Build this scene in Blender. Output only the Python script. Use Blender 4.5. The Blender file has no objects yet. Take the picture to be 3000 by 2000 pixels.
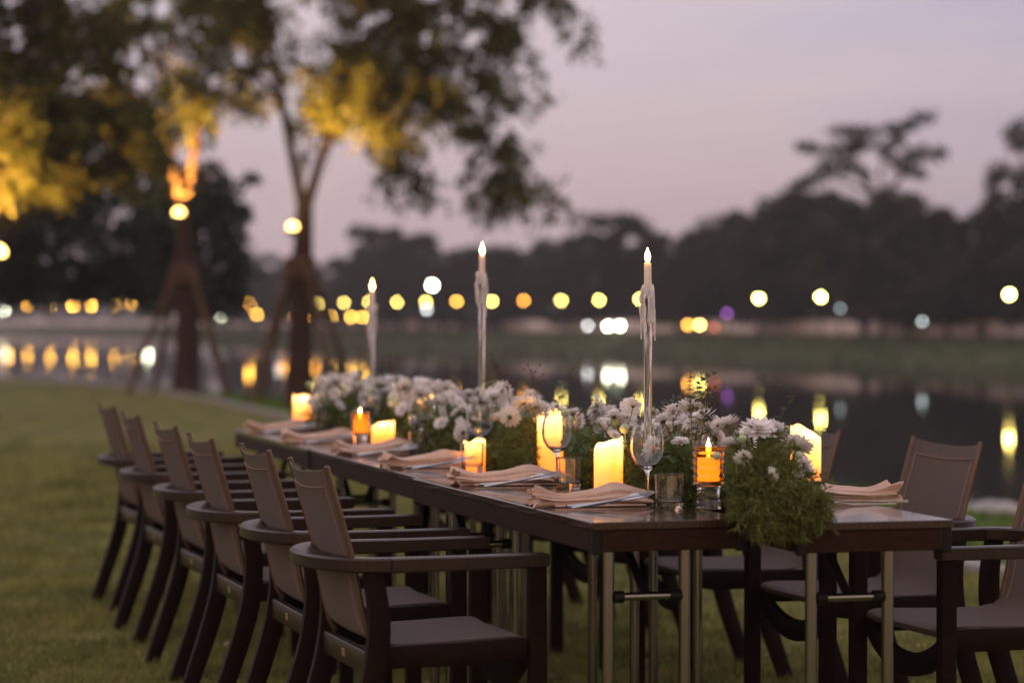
import bpy, math, random
import numpy as np
from mathutils import Vector, Matrix

R = math.radians
rng = np.random.default_rng(7)
random.seed(7)
scene = bpy.context.scene
col = scene.collection

# ------------------------------------------------------------------ camera
cam_d = bpy.data.cameras.new("camera")
cam_d.lens = 85.0
cam_d.sensor_width = 36.0
cam_d.clip_start = 0.1
cam_d.clip_end = 6000
cam_d.dof.use_dof = True
cam_d.dof.focus_distance = 6.55
cam_d.dof.aperture_fstop = 2.05
cam = bpy.data.objects.new("camera", cam_d)
col.objects.link(cam)
cam.location = (0, 0, 1.23)
cam.rotation_euler = (R(90 - 0.495), 0, 0)
scene.camera = cam

# ------------------------------------------------------------------ world: dusk sky
world = bpy.data.worlds.new("World")
scene.world = world
world.use_nodes = True
wt = world.node_tree
wn, wl = wt.nodes, wt.links
wn.clear()
w_out = wn.new("ShaderNodeOutputWorld")
w_bg = wn.new("ShaderNodeBackground")
tc = wn.new("ShaderNodeTexCoord")
sep = wn.new("ShaderNodeSeparateXYZ")
wl.new(tc.outputs["Generated"], sep.inputs[0])


def ramp(nodes, stops):
    r = nodes.new("ShaderNodeValToRGB")
    els = r.color_ramp.elements
    els[0].position, els[0].color = stops[0][0], (*stops[0][1], 1)
    els[1].position, els[1].color = stops[-1][0], (*stops[-1][1], 1)
    for p, c in stops[1:-1]:
        e = els.new(p)
        e.color = (*c, 1)
    return r


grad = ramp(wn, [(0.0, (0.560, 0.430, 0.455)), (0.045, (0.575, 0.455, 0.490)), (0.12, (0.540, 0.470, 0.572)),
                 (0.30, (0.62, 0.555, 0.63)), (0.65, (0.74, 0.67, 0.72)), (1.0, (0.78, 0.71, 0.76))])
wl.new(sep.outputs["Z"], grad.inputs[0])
# cooler towards the right of the view, pinker to the left
side = wn.new("ShaderNodeMapRange")
side.inputs["From Min"].default_value = 0.0
side.inputs["From Max"].default_value = 0.24
side.inputs["To Min"].default_value = 0.0
side.inputs["To Max"].default_value = 1.0
wl.new(sep.outputs["X"], side.inputs["Value"])
cool = wn.new("ShaderNodeMix")
cool.data_type = 'RGBA'
cool.blend_type = 'MULTIPLY'
wl.new(side.outputs[0], cool.inputs["Factor"])
wl.new(grad.outputs[0], cool.inputs["A"])
cool.inputs["B"].default_value = (0.70, 0.745, 0.87, 1)
# broad warm glow added low in sky behind camera, to warm the chairs
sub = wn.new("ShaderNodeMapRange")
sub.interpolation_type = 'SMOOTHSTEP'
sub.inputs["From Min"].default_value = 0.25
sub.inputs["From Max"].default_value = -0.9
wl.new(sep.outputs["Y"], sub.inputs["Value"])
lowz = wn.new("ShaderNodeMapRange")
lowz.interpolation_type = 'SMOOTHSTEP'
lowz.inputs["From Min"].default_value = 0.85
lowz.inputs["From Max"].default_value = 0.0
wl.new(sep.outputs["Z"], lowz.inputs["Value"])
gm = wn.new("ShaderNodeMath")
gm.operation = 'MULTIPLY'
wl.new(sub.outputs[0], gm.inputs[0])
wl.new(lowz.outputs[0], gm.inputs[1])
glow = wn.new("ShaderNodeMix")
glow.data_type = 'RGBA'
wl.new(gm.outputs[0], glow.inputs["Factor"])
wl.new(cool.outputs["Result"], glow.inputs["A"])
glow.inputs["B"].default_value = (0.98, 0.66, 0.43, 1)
# thin high cloud
mp = wn.new("ShaderNodeMapping")
mp.inputs["Scale"].default_value = (3.0, 3.0, 22.0)
wl.new(tc.outputs["Generated"], mp.inputs[0])
cn = wn.new("ShaderNodeTexNoise")
cn.inputs["Scale"].default_value = 1.6
cn.inputs["Detail"].default_value = 5
wl.new(mp.outputs[0], cn.inputs["Vector"])
cr = ramp(wn, [(0.42, (0, 0, 0)), (0.72, (0.6, 0.6, 0.6))])
wl.new(cn.outputs["Fac"], cr.inputs[0])
cl = wn.new("ShaderNodeMix")
cl.data_type = 'RGBA'
wl.new(cr.outputs[0], cl.inputs["Factor"])
wl.new(glow.outputs["Result"], cl.inputs["A"])
cl.inputs["B"].default_value = (0.62, 0.50, 0.53, 1)
# faint trace of the daylight sky model with the sun just under the horizon behind the camera
nish = wn.new("ShaderNodeTexSky")
nish.sky_type = 'NISHITA'
nish.sun_disc = False
nish.sun_elevation = R(0.5)
nish.sun_rotation = R(205)
addn = wn.new("ShaderNodeMix")
addn.data_type = 'RGBA'
addn.blend_type = 'ADD'
addn.inputs["Factor"].default_value = 0.06
wl.new(cl.outputs["Result"], addn.inputs["A"])
wl.new(nish.outputs[0], addn.inputs["B"])
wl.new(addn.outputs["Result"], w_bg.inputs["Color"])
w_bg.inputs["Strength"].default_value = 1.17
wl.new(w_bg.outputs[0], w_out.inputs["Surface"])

# ------------------------------------------------------------------ render look
scene.view_settings.view_transform = 'Standard'
scene.view_settings.look = 'None'
scene.view_settings.gamma = 1
scene.view_settings.exposure = 0.0
scene.view_settings.use_curve_mapping = False
cy = scene.cycles
cy.use_denoising = True
cy.max_bounces = 10
cy.diffuse_bounces = 3
cy.glossy_bounces = 4
cy.transmission_bounces = 10
cy.transparent_max_bounces = 12
cy.caustics_reflective = False
cy.caustics_refractive = False
cy.sample_clamp_indirect = 4.0
cy.sample_clamp_direct = 0.0
cy.use_adaptive_sampling = False


# ================================================================== helpers
def mat(name, base, rough=0.6, spec=0.5, var=0.0, scale=20.0, bump=0.0, bscale=None, metal=0.0, stretch=None,
        second=None, coat=0.0, trans=0.0, ior=1.45, coords='Object', sheen=0.0, transluc=0.0, island=0.0):
    m = bpy.data.materials.new(name)
    m.use_nodes = True
    nt = m.node_tree
    n, l = nt.nodes, nt.links
    p = n["Principled BSDF"]
    p.inputs["Base Color"].default_value = (*base, 1)
    p.inputs["Roughness"].default_value = rough
    p.inputs["Specular IOR Level"].default_value = spec
    p.inputs["Metallic"].default_value = metal
    p.inputs["Coat Weight"].default_value = coat
    p.inputs["Coat Roughness"].default_value = 0.15
    p.inputs["Transmission Weight"].default_value = trans
    p.inputs["IOR"].default_value = ior
    p.inputs["Sheen Weight"].default_value = sheen
    t = n.new("ShaderNodeTexCoord")
    vec = t.outputs[coords]
    if stretch:
        mm = n.new("ShaderNodeMapping")
        mm.inputs["Scale"].default_value = stretch
        l.new(vec, mm.inputs[0])
        vec = mm.outputs[0]
    csock = None
    if var > 0 or second:
        no = n.new("ShaderNodeTexNoise")
        no.inputs["Scale"].default_value = scale
        no.inputs["Detail"].default_value = 5
        l.new(vec, no.inputs["Vector"])
        b2 = second if second else tuple(c * (1 - var) for c in base)
        b1 = base if second else tuple(min(1, c * (1 + var)) for c in base)
        rp = ramp(n, [(0.33, b2), (0.67, b1)])
        l.new(no.outputs["Fac"], rp.inputs[0])
        csock = rp.outputs[0]
    if island > 0:
        ge = n.new("ShaderNodeNewGeometry")
        mr = n.new("ShaderNodeMapRange")
        mr.inputs["To Min"].default_value = 1 - island
        mr.inputs["To Max"].default_value = 1 + island
        l.new(ge.outputs["Random Per Island"], mr.inputs["Value"])
        hs = n.new("ShaderNodeHueSaturation")
        l.new(mr.outputs[0], hs.inputs["Value"])
        mr2 = n.new("ShaderNodeMapRange")
        mr2.inputs["To Min"].default_value = 0.5 - 0.05 * island
        mr2.inputs["To Max"].default_value = 0.5 + 0.05 * island
        l.new(ge.outputs["Random Per Island"], mr2.inputs["Value"])
        l.new(mr2.outputs[0], hs.inputs["Hue"])
        if csock:
            l.new(csock, hs.inputs["Color"])
        else:
            hs.inputs["Color"].default_value = (*base, 1)
        csock = hs.outputs[0]
    if csock:
        l.new(csock, p.inputs["Base Color"])
    if bump > 0:
        bn = n.new("ShaderNodeTexNoise")
        bn.inputs["Scale"].default_value = bscale or scale * 2
        bn.inputs["Detail"].default_value = 4
        l.new(vec, bn.inputs["Vector"])
        bp = n.new("ShaderNodeBump")
        bp.inputs["Strength"].default_value = bump
        bp.inputs["Distance"].default_value = 0.01
        l.new(bn.outputs["Fac"], bp.inputs["Height"])
        l.new(bp.outputs[0], p.inputs["Normal"])
    if transluc > 0:
        tr = n.new("ShaderNodeBsdfTranslucent")
        if csock:
            l.new(csock, tr.inputs["Color"])
        else:
            tr.inputs["Color"].default_value = (*base, 1)
        mx = n.new("ShaderNodeMixShader")
        mx.inputs[0].default_value = transluc
        l.new(p.outputs[0], mx.inputs[1])
        l.new(tr.outputs[0], mx.inputs[2])
        l.new(mx.outputs[0], n["Material Output"].inputs["Surface"])
    return m


def emit(name, color, strength):
    m = bpy.data.materials.new(name)
    m.use_nodes = True
    n = m.node_tree.nodes
    p = n["Principled BSDF"]
    p.inputs["Base Color"].default_value = (*color, 1)
    p.inputs["Emission Color"].default_value = (*color, 1)
    p.inputs["Emission Strength"].default_value = strength
    return m


class MB:
    """collects vertices and faces of one mesh"""

    def __init__(self):
        self.v, self.f, self.mi = [], [], []

    def add(self, vs, fs, mi=0):
        o = len(self.v)
        self.v += [tuple(v) for v in vs]
        self.f += [tuple(i + o for i in f) for f in fs]
        self.mi += [mi] * len(fs)

    def box(self, c, s, rot=None, mi=0, bev=0.0):
        hx, hy, hz = s[0] / 2, s[1] / 2, s[2] / 2
        M = rot.to_3x3() if rot is not None else Matrix.Identity(3)
        b = min(bev, hx * .9, hy * .9, hz * .9)
        if b <= 0:
            pts = [(x, y, z) for z in (-hz, hz) for x, y in ((-hx, -hy), (hx, -hy), (hx, hy), (-hx, hy))]
            fs = [(3, 2, 1, 0), (4, 5, 6, 7), (0, 1, 5, 4), (1, 2, 6, 5), (2, 3, 7, 6), (3, 0, 4, 7)]
        else:
            pts = []
            for z, k in ((-hz, b), (-hz + b, 0), (hz - b, 0), (hz, b)):
                x, y = hx - k, hy - k
                e = b * .0 if k else b
                pts += [(-x + e, -y, z), (x - e, -y, z), (x, -y + e, z), (x, y - e, z), (x - e, y, z), (-x + e, y, z), (-x, y - e, z), (-x, -y + e, z)]
            fs = [tuple(range(7, -1, -1)), tuple(range(24, 32))]
            for r in range(3):
                for i in range(8):
                    j = (i + 1) % 8
                    fs.append((r * 8 + i, r * 8 + j, r * 8 + 8 + j, r * 8 + 8 + i))
        self.add([Vector(c) + M @ Vector(p) for p in pts], fs, mi)

    def loft(self, rings, close=True, caps=True, mi=0):
        n = len(rings[0])
        vs = [p for r in rings for p in r]
        fs = []
        for k in range(len(rings) - 1):
            for i in range(n if close else n - 1):
                j = (i + 1) % n
                fs.append((k * n + i, k * n + j, k * n + n + j, k * n + n + i))
        if caps and close:
            fs.append(tuple(range(n - 1, -1, -1)))
            fs.append(tuple((len(rings) - 1) * n + i for i in range(n)))
        self.add(vs, fs, mi)

    def tube(self, path, rad, n=8, mi=0, flat=(1, 1)):
        P = [Vector(p) for p in path]
        if not hasattr(rad, '__len__'):
            rad = [rad] * len(P)
        rings = []
        up = Vector((0, 0, 1))
        prev = None
        for i, p in enumerate(P):
            t = (P[min(i + 1, len(P) - 1)] - P[max(i - 1, 0)]).normalized()
            if prev is None:
                s = t.cross(up)
                if s.length < 1e-3:
                    s = Vector((1, 0, 0))
            else:
                s = prev - t * prev.dot(t)
            s.normalize()
            prev = s
            u = s.cross(t)
            rings.append([p + (s * math.cos(a) * flat[0] + u * math.sin(a) * flat[1]) * rad[i] for a in [2 * math.pi * k / n for k in range(n)]])
        self.loft(rings, mi=mi)

    def lathe(self, prof, n=24, c=(0, 0, 0), mi=0, closed=False):
        rings = [[(c[0] + r * math.cos(2 * math.pi * k / n), c[1] + r * math.sin(2 * math.pi * k / n), c[2] + z) for k in range(n)] for r, z in prof]
        self.loft(rings, caps=not closed, mi=mi)

    def sweep_rect(self, path, w, h, side, mi=0):
        """rectangular bar along path; side = function giving the width direction"""
        P = [Vector(p) for p in path]
        rings = []
        for i, p in enumerate(P):
            t = (P[min(i + 1, len(P) - 1)] - P[max(i - 1, 0)]).normalized()
            s = Vector(side).normalized()
            s = (s - t * s.dot(t)).normalized()
            u = t.cross(s)
            ww = w[i] if hasattr(w, '__len__') else w
            hh = h[i] if hasattr(h, '__len__') else h
            e = .18
            a, b = ww / 2, hh / 2
            q = [(-a, -b * (1 - e)), (-a * (1 - e), -b), (a * (1 - e), -b), (a, -b * (1 - e)), (a, b * (1 - e)), (a * (1 - e), b), (-a * (1 - e), b), (-a, b * (1 - e))]
            rings.append([p + s * x + u * y for x, y in q])
        self.loft(rings, mi=mi)

    def build(self, name, mats, parent=None, smooth=True, angle=35):
        me = bpy.data.meshes.new(name)
        me.from_pydata(self.v, [], self.f)
        if not isinstance(mats, (list, tuple)):
            mats = [mats]
        for m in mats:
            me.materials.append(m)
        if len(mats) > 1:
            me.polygons.foreach_set("material_index", self.mi)
        if smooth:
            me.polygons.foreach_set("use_smooth", [True] * len(me.polygons))
            me.set_sharp_from_angle(angle=R(angle))
        me.update()
        o = bpy.data.objects.new(name, me)
        col.objects.link(o)
        if parent:
            o.parent = parent
        return o


def np_mesh(name, V, F, mats, parent=None, mi=None, smooth=False):
    """big meshes: V (n,3), F (m,k)"""
    me = bpy.data.meshes.new(name)
    k = F.shape[1]
    me.vertices.add(len(V))
    me.vertices.foreach_set("co", np.ascontiguousarray(V, dtype=np.float32).ravel())
    me.loops.add(F.size)
    me.loops.foreach_set("vertex_index", F.astype(np.int32).ravel())
    me.polygons.add(len(F))
    me.polygons.foreach_set("loop_start", np.arange(0, F.size, k, dtype=np.int32))
    if not isinstance(mats, (list, tuple)):
        mats = [mats]
    for m in mats:
        me.materials.append(m)
    if mi is not None:
        me.polygons.foreach_set("material_index", mi.astype(np.int32))
    if smooth:
        me.polygons.foreach_set("use_smooth", np.ones(len(F), dtype=bool))
    me.update(calc_edges=True)
    me.validate()
    o = bpy.data.objects.new(name, me)
    col.objects.link(o)
    if parent:
        o.parent = parent
    return o


def tag(o, label=None, cat=None, group=None, kind=None):
    if label:
        o["label"] = label
    if cat:
        o["category"] = cat
    if group:
        o["group"] = group
    if kind:
        o["kind"] = kind
    return o


def empty(name, loc=(0, 0, 0), rz=0.0):
    o = bpy.data.objects.new(name, None)
    o.empty_display_size = .1
    col.objects.link(o)
    o.location = loc
    o.rotation_euler = (0, 0, rz)
    return o


KIDS = {}


def copy_tree(o, parent=None, kids=None):
    c = o.copy()
    col.objects.link(c)
    if parent is not None:
        c.parent = parent
    for ch in [x for x in o.children]:
        copy_tree(ch, c)
    return c


ORD = ["first", "second", "third", "fourth", "fifth", "sixth", "seventh", "eighth", "ninth", "tenth", "eleventh", "twelfth",
       "thirteenth", "fourteenth", "fifteenth", "sixteenth"]


def leaf_quads(C, size, droop=0.0, aspect=.38, rs=rng):
    """rhombic leaves at the points C"""
    n = len(C)
    d = rs.normal(size=(n, 3))
    d[:, 2] -= droop
    d /= np.linalg.norm(d, axis=1)[:, None]
    s = np.cross(d, rs.normal(size=(n, 3)))
    s /= np.linalg.norm(s, axis=1)[:, None] + 1e-9
    L = (size * rs.uniform(.7, 1.3, n))[:, None]
    up = np.cross(d, s) * L * .12
    V = np.stack([C, C + d * L * .5 + s * L * aspect + up, C + d * L, C + d * L * .5 - s * L * aspect + up], 1).reshape(-1, 3)
    F = np.arange(4 * n).reshape(n, 4)
    return V, F


# ================================================================== materials
M_lawn = mat("lawn_soil_grass", (0.228, 0.206, 0.061), .95, .1, second=(0.082, 0.085, 0.026), scale=2.6, bump=.8, bscale=60)
M_blade = mat("grass_blade", (0.298, 0.270, 0.079), .8, .15, second=(0.108, 0.122, 0.032), scale=2.0, island=.35, coords='Object', transluc=.25)
M_bank = mat("bank_grass", (0.10, 0.14, 0.026), .95, .1, second=(0.055, 0.085, 0.018), scale=1.1, bump=.6, bscale=40)
M_bblade = mat("bank_blade", (0.16, 0.25, 0.036), .8, .15, second=(0.08, 0.145, 0.022), scale=.7, island=.35, transluc=.3)
M_far = mat("far_bank_grass", (0.085, 0.090, 0.045), .95, .1, second=(0.055, 0.060, 0.030), scale=.15)
M_conc = mat("concrete", (0.34, 0.30, 0.265), .85, .3, second=(0.24, 0.21, 0.185), scale=6, bump=.3)
M_wallc = mat("wall_concrete", (0.70, 0.54, 0.49), .85, .3, second=(0.58, 0.45, 0.41), scale=.25)
M_path = mat("path_paving", (0.28, 0.23, 0.21), .85, .3, second=(0.22, 0.18, 0.16), scale=.4)
M_wood = mat("dark_stained_wood", (0.016, 0.0060, 0.0034), .5, .10, second=(0.0065, 0.0028, 0.0020), scale=9, stretch=(2, 2, 22), bump=.15, bscale=30)
M_arm = mat("oiled_arm_wood", (0.030, 0.0125, 0.006), .32, .42, second=(0.013, 0.0055, 0.0032), scale=9, stretch=(20, 2, 2), bump=.1, bscale=30)
M_table = mat("table_veneer", (0.050, 0.021, 0.012), .20, .5, second=(0.026, 0.011, 0.007), scale=7, stretch=(14, 1.2, 6), coat=.7)
M_table.node_tree.nodes["Principled BSDF"].inputs["Coat Roughness"].default_value = .06
M_apron = mat("apron_wood", (0.036, 0.0145, 0.006), .5, .12, second=(0.017, 0.0075, 0.0038), scale=8, stretch=(3, 3, 16), bump=.1)
M_fabric = mat("sling_fabric", (0.150, 0.106, 0.090), .8, .25, second=(0.118, 0.083, 0.071), scale=260, bump=.8, bscale=330, sheen=.1)
M_hem = mat("sling_hem", (0.34, 0.215, 0.165), .8, .2, var=.15, scale=200)
M_rod = mat("backrest_rod_metal", (0.14, 0.085, 0.06), .35, .5, metal=.6, var=.1)
M_plate = mat("brass_label_plate", (0.30, 0.20, 0.12), .45, .5, metal=.5, var=.2, scale=300)
M_chrome = mat("chrome_tube", (0.27, 0.258, 0.228), .22, .5, metal=1.0, var=.05, scale=5)
M_black = mat("black_plastic", (0.008, 0.007, 0.007), .5, .25, var=.2)
M_steel = mat("cutlery_steel", (0.44, 0.42, 0.43), .16, .5, metal=1.0, var=.05)
M_napkin = mat("blush_napkin_linen", (0.74, 0.515, 0.405), .9, .15, second=(0.64, 0.43, 0.335), scale=40, bump=.35, bscale=500, sheen=.2, transluc=.08)
M_glass = mat("clear_glass", (1, 1, 1), 0.0, .5, trans=1.0, ior=1.47)
M_amber = mat("amber_glass", (0.95, 0.40, 0.06), 0.03, .5, trans=1.0, ior=1.45)
M_petal = mat("white_petal", (0.92, 0.87, 0.84), .7, .2, island=.10, transluc=.30)
M_yellowc = mat("flower_centre", (0.55, 0.52, 0.16), .8, .2, var=.3, scale=300)
M_bud = mat("green_white_bud", (0.50, 0.56, 0.36), .7, .2, var=.25, scale=80)
M_dill = mat("feathery_greenery", (0.155, 0.165, 0.045), .75, .2, island=.45, transluc=.35)
M_gleaf = mat("garland_leaf", (0.10, 0.145, 0.045), .5, .35, island=.5, transluc=.25)
M_euca = mat("eucalyptus_leaf", (0.14, 0.17, 0.11), .6, .3, island=.3, transluc=.2)
M_dry = mat("dried_stem", (0.10, 0.055, 0.025), .8, .2, var=.3, scale=60)
M_wax = mat("taper_wax", (0.88, 0.70, 0.62), .5, .4, var=.08, scale=60)
_p = M_wax.node_tree.nodes["Principled BSDF"]
_p.inputs["Subsurface Weight"].default_value = .55
_p.inputs["Subsurface Radius"].default_value = (.030, .016, .008)
_p.inputs["Subsurface Scale"].default_value = 1.0
M_bark = mat("tree_bark", (0.065, 0.038, 0.026), .95, .1, second=(0.045, 0.026, 0.018), scale=5, stretch=(3, 3, .6), bump=.8)
M_pole = mat("support_pole_wood", (0.10, 0.060, 0.040), .9, .1, var=.3, scale=6)
M_leaf = mat("tree_leaf", (0.100, 0.098, 0.024), .6, .25, island=.45, transluc=.45)
M_fleaf = mat("far_tree_leaf", (0.050, 0.050, 0.028), .8, .15, island=.4, second=(0.038, 0.036, 0.024), scale=.12, transluc=.15)
M_fbark = mat("far_tree_bark", (0.05, 0.036, 0.026), .95, .1, var=.3, scale=2)
M_iron = mat("lamp_post_iron", (0.03, 0.03, 0.032), .6, .4, var=.2)
M_rock = mat("pale_rock", (0.40, 0.37, 0.36), .9, .2, var=.3, scale=5, bump=.5)
M_flame = emit("candle_flame", (1.0, 0.58, 0.18), 34)
M_tflame = emit("tealight_flame", (1.0, 0.55, 0.14), 60)


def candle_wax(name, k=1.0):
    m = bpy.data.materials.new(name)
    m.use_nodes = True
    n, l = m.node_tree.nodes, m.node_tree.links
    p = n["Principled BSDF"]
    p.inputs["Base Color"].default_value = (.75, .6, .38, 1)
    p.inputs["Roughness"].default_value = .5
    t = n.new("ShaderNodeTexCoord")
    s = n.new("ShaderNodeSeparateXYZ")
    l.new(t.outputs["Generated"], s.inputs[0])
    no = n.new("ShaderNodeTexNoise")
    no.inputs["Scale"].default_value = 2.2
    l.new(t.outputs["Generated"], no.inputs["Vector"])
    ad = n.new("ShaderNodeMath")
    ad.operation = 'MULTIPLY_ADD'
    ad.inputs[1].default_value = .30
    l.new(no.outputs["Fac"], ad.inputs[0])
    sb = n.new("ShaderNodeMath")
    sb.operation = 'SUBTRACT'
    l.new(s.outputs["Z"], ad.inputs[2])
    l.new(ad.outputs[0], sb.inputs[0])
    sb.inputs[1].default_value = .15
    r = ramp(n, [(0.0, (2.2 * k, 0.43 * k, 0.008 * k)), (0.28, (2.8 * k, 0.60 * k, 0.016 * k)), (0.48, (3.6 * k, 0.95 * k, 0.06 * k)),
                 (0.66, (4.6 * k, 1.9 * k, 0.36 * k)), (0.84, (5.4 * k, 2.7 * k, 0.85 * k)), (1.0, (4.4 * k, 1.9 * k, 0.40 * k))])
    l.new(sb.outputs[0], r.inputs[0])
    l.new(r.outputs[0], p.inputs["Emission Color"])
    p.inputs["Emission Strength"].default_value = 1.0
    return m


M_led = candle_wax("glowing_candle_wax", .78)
M_tea = emit("glowing_tealight_wax", (1.0, 0.52, 0.08), 1.9)

# ================================================================== ground, kerb, lake, far bank
KERB = [(9.0, -10), (6.5, -2), (4.35, 5), (2.33, 11.4), (1.74, 13.2), (-1.3, 24.5), (-4.9, 37.7), (-7.6, 45.5), (-11.2, 51.5), (-18, 57), (-32, 63), (-80, 74), (-200, 90)]


def dense(poly, step):
    out = []
    for a, b in zip(poly, poly[1:]):
        a, b = np.array(a, float), np.array(b, float)
        n = max(1, int(np.linalg.norm(b - a) / step))
        out += [a + (b - a) * k / n for k in range(n)]
    out.append(np.array(poly[-1], float))
    return np.array(out)


def smooth_line(P, it=6):
    P = P.copy()
    for _ in range(it):
        P[1:-1] = (P[:-2] + 2 * P[1:-1] + P[2:]) / 4
    return P


KL = smooth_line(dense(KERB, 1.0), 4)


def normals(P):
    t = np.gradient(P, axis=0)
    t /= np.linalg.norm(t, axis=1)[:, None]
    return np.stack([t[:, 1], -t[:, 0]], 1)  # to the right of travel


KN = normals(KL)  # towards the lake

# lawn: from the kerb out to the left and behind
rows = []
offs = [0.0, 1.0, 2.5, 5, 9, 16, 30, 60, 120]
V = []
for k, (p, nn) in enumerate(zip(KL, KN)):
    for o_ in offs:
        if o_ == 0:
            q = p
        else:
            q = p + np.array([-1.0, -0.32]) / np.hypot(1, .32) * o_
        V.append((q[0], q[1], 0.0))
V = np.array(V)
nO = len(offs)
F = np.array([(i * nO + j, (i + 1) * nO + j, (i + 1) * nO + j + 1, i * nO + j + 1) for i in range(len(KL) - 1) for j in range(nO - 1)])
V[:, 2] += 0.012 * np.sin(V[:, 0] * .9) * np.sin(V[:, 1] * .7)
lawn = np_mesh("lawn", V, F, M_lawn, smooth=True)
tag(lawn, "short dry green lawn under the dining tables", "lawn", kind="structure")

offs2 = [(0.14, -0.02), (0.8, -.05), (2.0, -.17), (3.6, -.38), (5.0, -.60), (6.5, -.9), (12, -1.8)]
V = np.array([(p[0] + nn[0] * o_, p[1] + nn[1] * o_, z) for p, nn in zip(KL, KN) for o_, z in offs2])
V[:, 2] += 0.03 * np.sin(V[:, 0] * 1.7 + V[:, 1]) * (np.tile([o_ for o_, _ in offs2], len(KL)) > 1)
nO = len(offs2)
F = np.array([(i * nO + j, (i + 1) * nO + j, (i + 1) * nO + j + 1, i * nO + j + 1) for i in range(len(KL) - 1) for j in range(nO - 1)])
bank = np_mesh("lake_bank", V, F, M_bank, smooth=True)
tag(bank, "green grassy bank sloping from the kerb to the water", "bank", kind="structure")

# kerb stones
kerb = empty("kerb", (0, 0, 0))
tag(kerb, "pale concrete edging stones between lawn and lake bank", "kerb", kind="structure")
sb = MB()
sb.box((0, 0, 0.0), (0.985, .11, .13), bev=.012)
stone0 = None
KD = dense([tuple(p) for p in KL], .5)
cum = np.concatenate([[0], np.cumsum(np.linalg.norm(np.diff(KD, axis=0), axis=1))])
for k in range(8, 72):
    s0 = k * 1.0
    p = np.array([np.interp(s0 + .5, cum, KD[:, i]) for i in (0, 1)])
    a = np.array([np.interp(s0, cum, KD[:, i]) for i in (0, 1)])
    b = np.array([np.interp(s0 + 1, cum, KD[:, i]) for i in (0, 1)])
    ang = math.atan2(b[1] - a[1], b[0] - a[0])
    nrm = np.array([math.sin(ang), -math.cos(ang)])
    if stone0 is None:
        o = stone0 = sb.build("kerb_stone", M_conc, kerb)
    else:
        o = stone0.copy()
        col.objects.link(o)
    o.location = (p[0] + nrm[0] * .068, p[1] + nrm[1] * .068, random.uniform(-.006, .006) - .005)
    o.rotation_euler = (random.uniform(-.01, .01), random.uniform(-.006, .006), ang + random.uniform(-.008, .008))

# water
M_water = bpy.data.materials.new("lake_water")
M_water.use_nodes = True
n, l = M_water.node_tree.nodes, M_water.node_tree.links
p = n["Principled BSDF"]
p.inputs["Base Color"].default_value = (0.016, 0.016, 0.013, 1)
p.inputs["Roughness"].default_value = 0.038
p.inputs["IOR"].default_value = 1.33
tcw = n.new("ShaderNodeTexCoord")
mpw = n.new("ShaderNodeMapping")
mpw.inputs["Scale"].default_value = (.12, 1.2, 1.0)
l.new(tcw.outputs["Object"], mpw.inputs[0])
nw = n.new("ShaderNodeTexNoise")
nw.inputs["Scale"].default_value = .8
nw.inputs["Detail"].default_value = 3
l.new(mpw.outputs[0], nw.inputs["Vector"])
bw = n.new("ShaderNodeBump")
bw.inputs["Strength"].default_value = .0
bw.inputs["Distance"].default_value = .05
l.new(nw.outputs["Fac"], bw.inputs["Height"])
l.new(bw.outputs[0], p.inputs["Normal"])
water = np_mesh("lake_water", np.array([(-900, -60, -.6), (500, -60, -.6), (500, 900, -.6), (-900, 900, -.6)], float), np.array([(0, 1, 2, 3)]), M_water)
tag(water, "calm dark lake mirroring the lights of the far bank", "lake", kind="structure")


def px2xy(px, D):
    return ((px - 1176) / 5553.0 * D, D)


FARP = [(4200, 60), (3200, 70), (2600, 82), (2352, 88), (1885, 110), (1742, 117), (1375, 138), (1100, 150), (900, 165), (600, 200), (300, 330), (0, 392), (-400, 430), (-1500, 520), (-3000, 640)]
FW = [px2xy(*q) for q in FARP]
FL = smooth_line(dense(FW, 4.0), 3)
FN = -normals(FL)  # away from the water
# direction check: the far side lies at larger y
if np.mean(FN[:, 1]) < 0:
    FN = -FN
foffs = [(-4, -1.2), (0, -.6), (2.5, -.1), (7, .45), (9, .55), (13, .56), (60, .8), (300, 1.5), (1800, 2.0)]
V = np.array([(p_[0] + nn[0] * o_, p_[1] + nn[1] * o_, z) for p_, nn in zip(FL, FN) for o_, z in foffs])
nO = len(foffs)
F = np.array([(i * nO + j, i * nO + j + 1, (i + 1) * nO + j + 1, (i + 1) * nO + j) for i in range(len(FL) - 1) for j in range(nO - 1)])
tag(np_mesh("far_bank", V, F, M_far, smooth=True), "dark grassy bank across the lake", "bank", kind="structure")


def strip(name, d0, d1, z0, z1, m, h=None):
    a = FL + FN * d0
    b = FL + FN * d1
    V = []
    for p_, q_ in zip(a, b):
        V += [(p_[0], p_[1], z0), (p_[0], p_[1], z1), (q_[0], q_[1], z1), (q_[0], q_[1], z0)]
    F = []
    for i in range(len(a) - 1):
        for j in range(3):
            F.append((i * 4 + j, i * 4 + 4 + j, i * 4 + 5 + j, i * 4 + 1 + j))
    return np_mesh(name, np.array(V), np.array(F), m)


tag(strip("far_path", 9.4, 12.4, .3, .62, M_path), "pale paved path along the far bank", "path", kind="structure")
wall = strip("retaining_wall", 8.9, 9.3, .0, 1.22, M_wallc)
tag(wall, "long low pale wall along the far lake bank", "wall", kind="structure")


def bank_point(px, extra=0.0):
    """waterline distance seen at picture column px (the far bank follows it)"""
    xs = [q[0] for q in FARP][::-1]
    ds = [q[1] for q in FARP][::-1]
    return float(np.interp(px, xs, ds)) + extra


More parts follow.
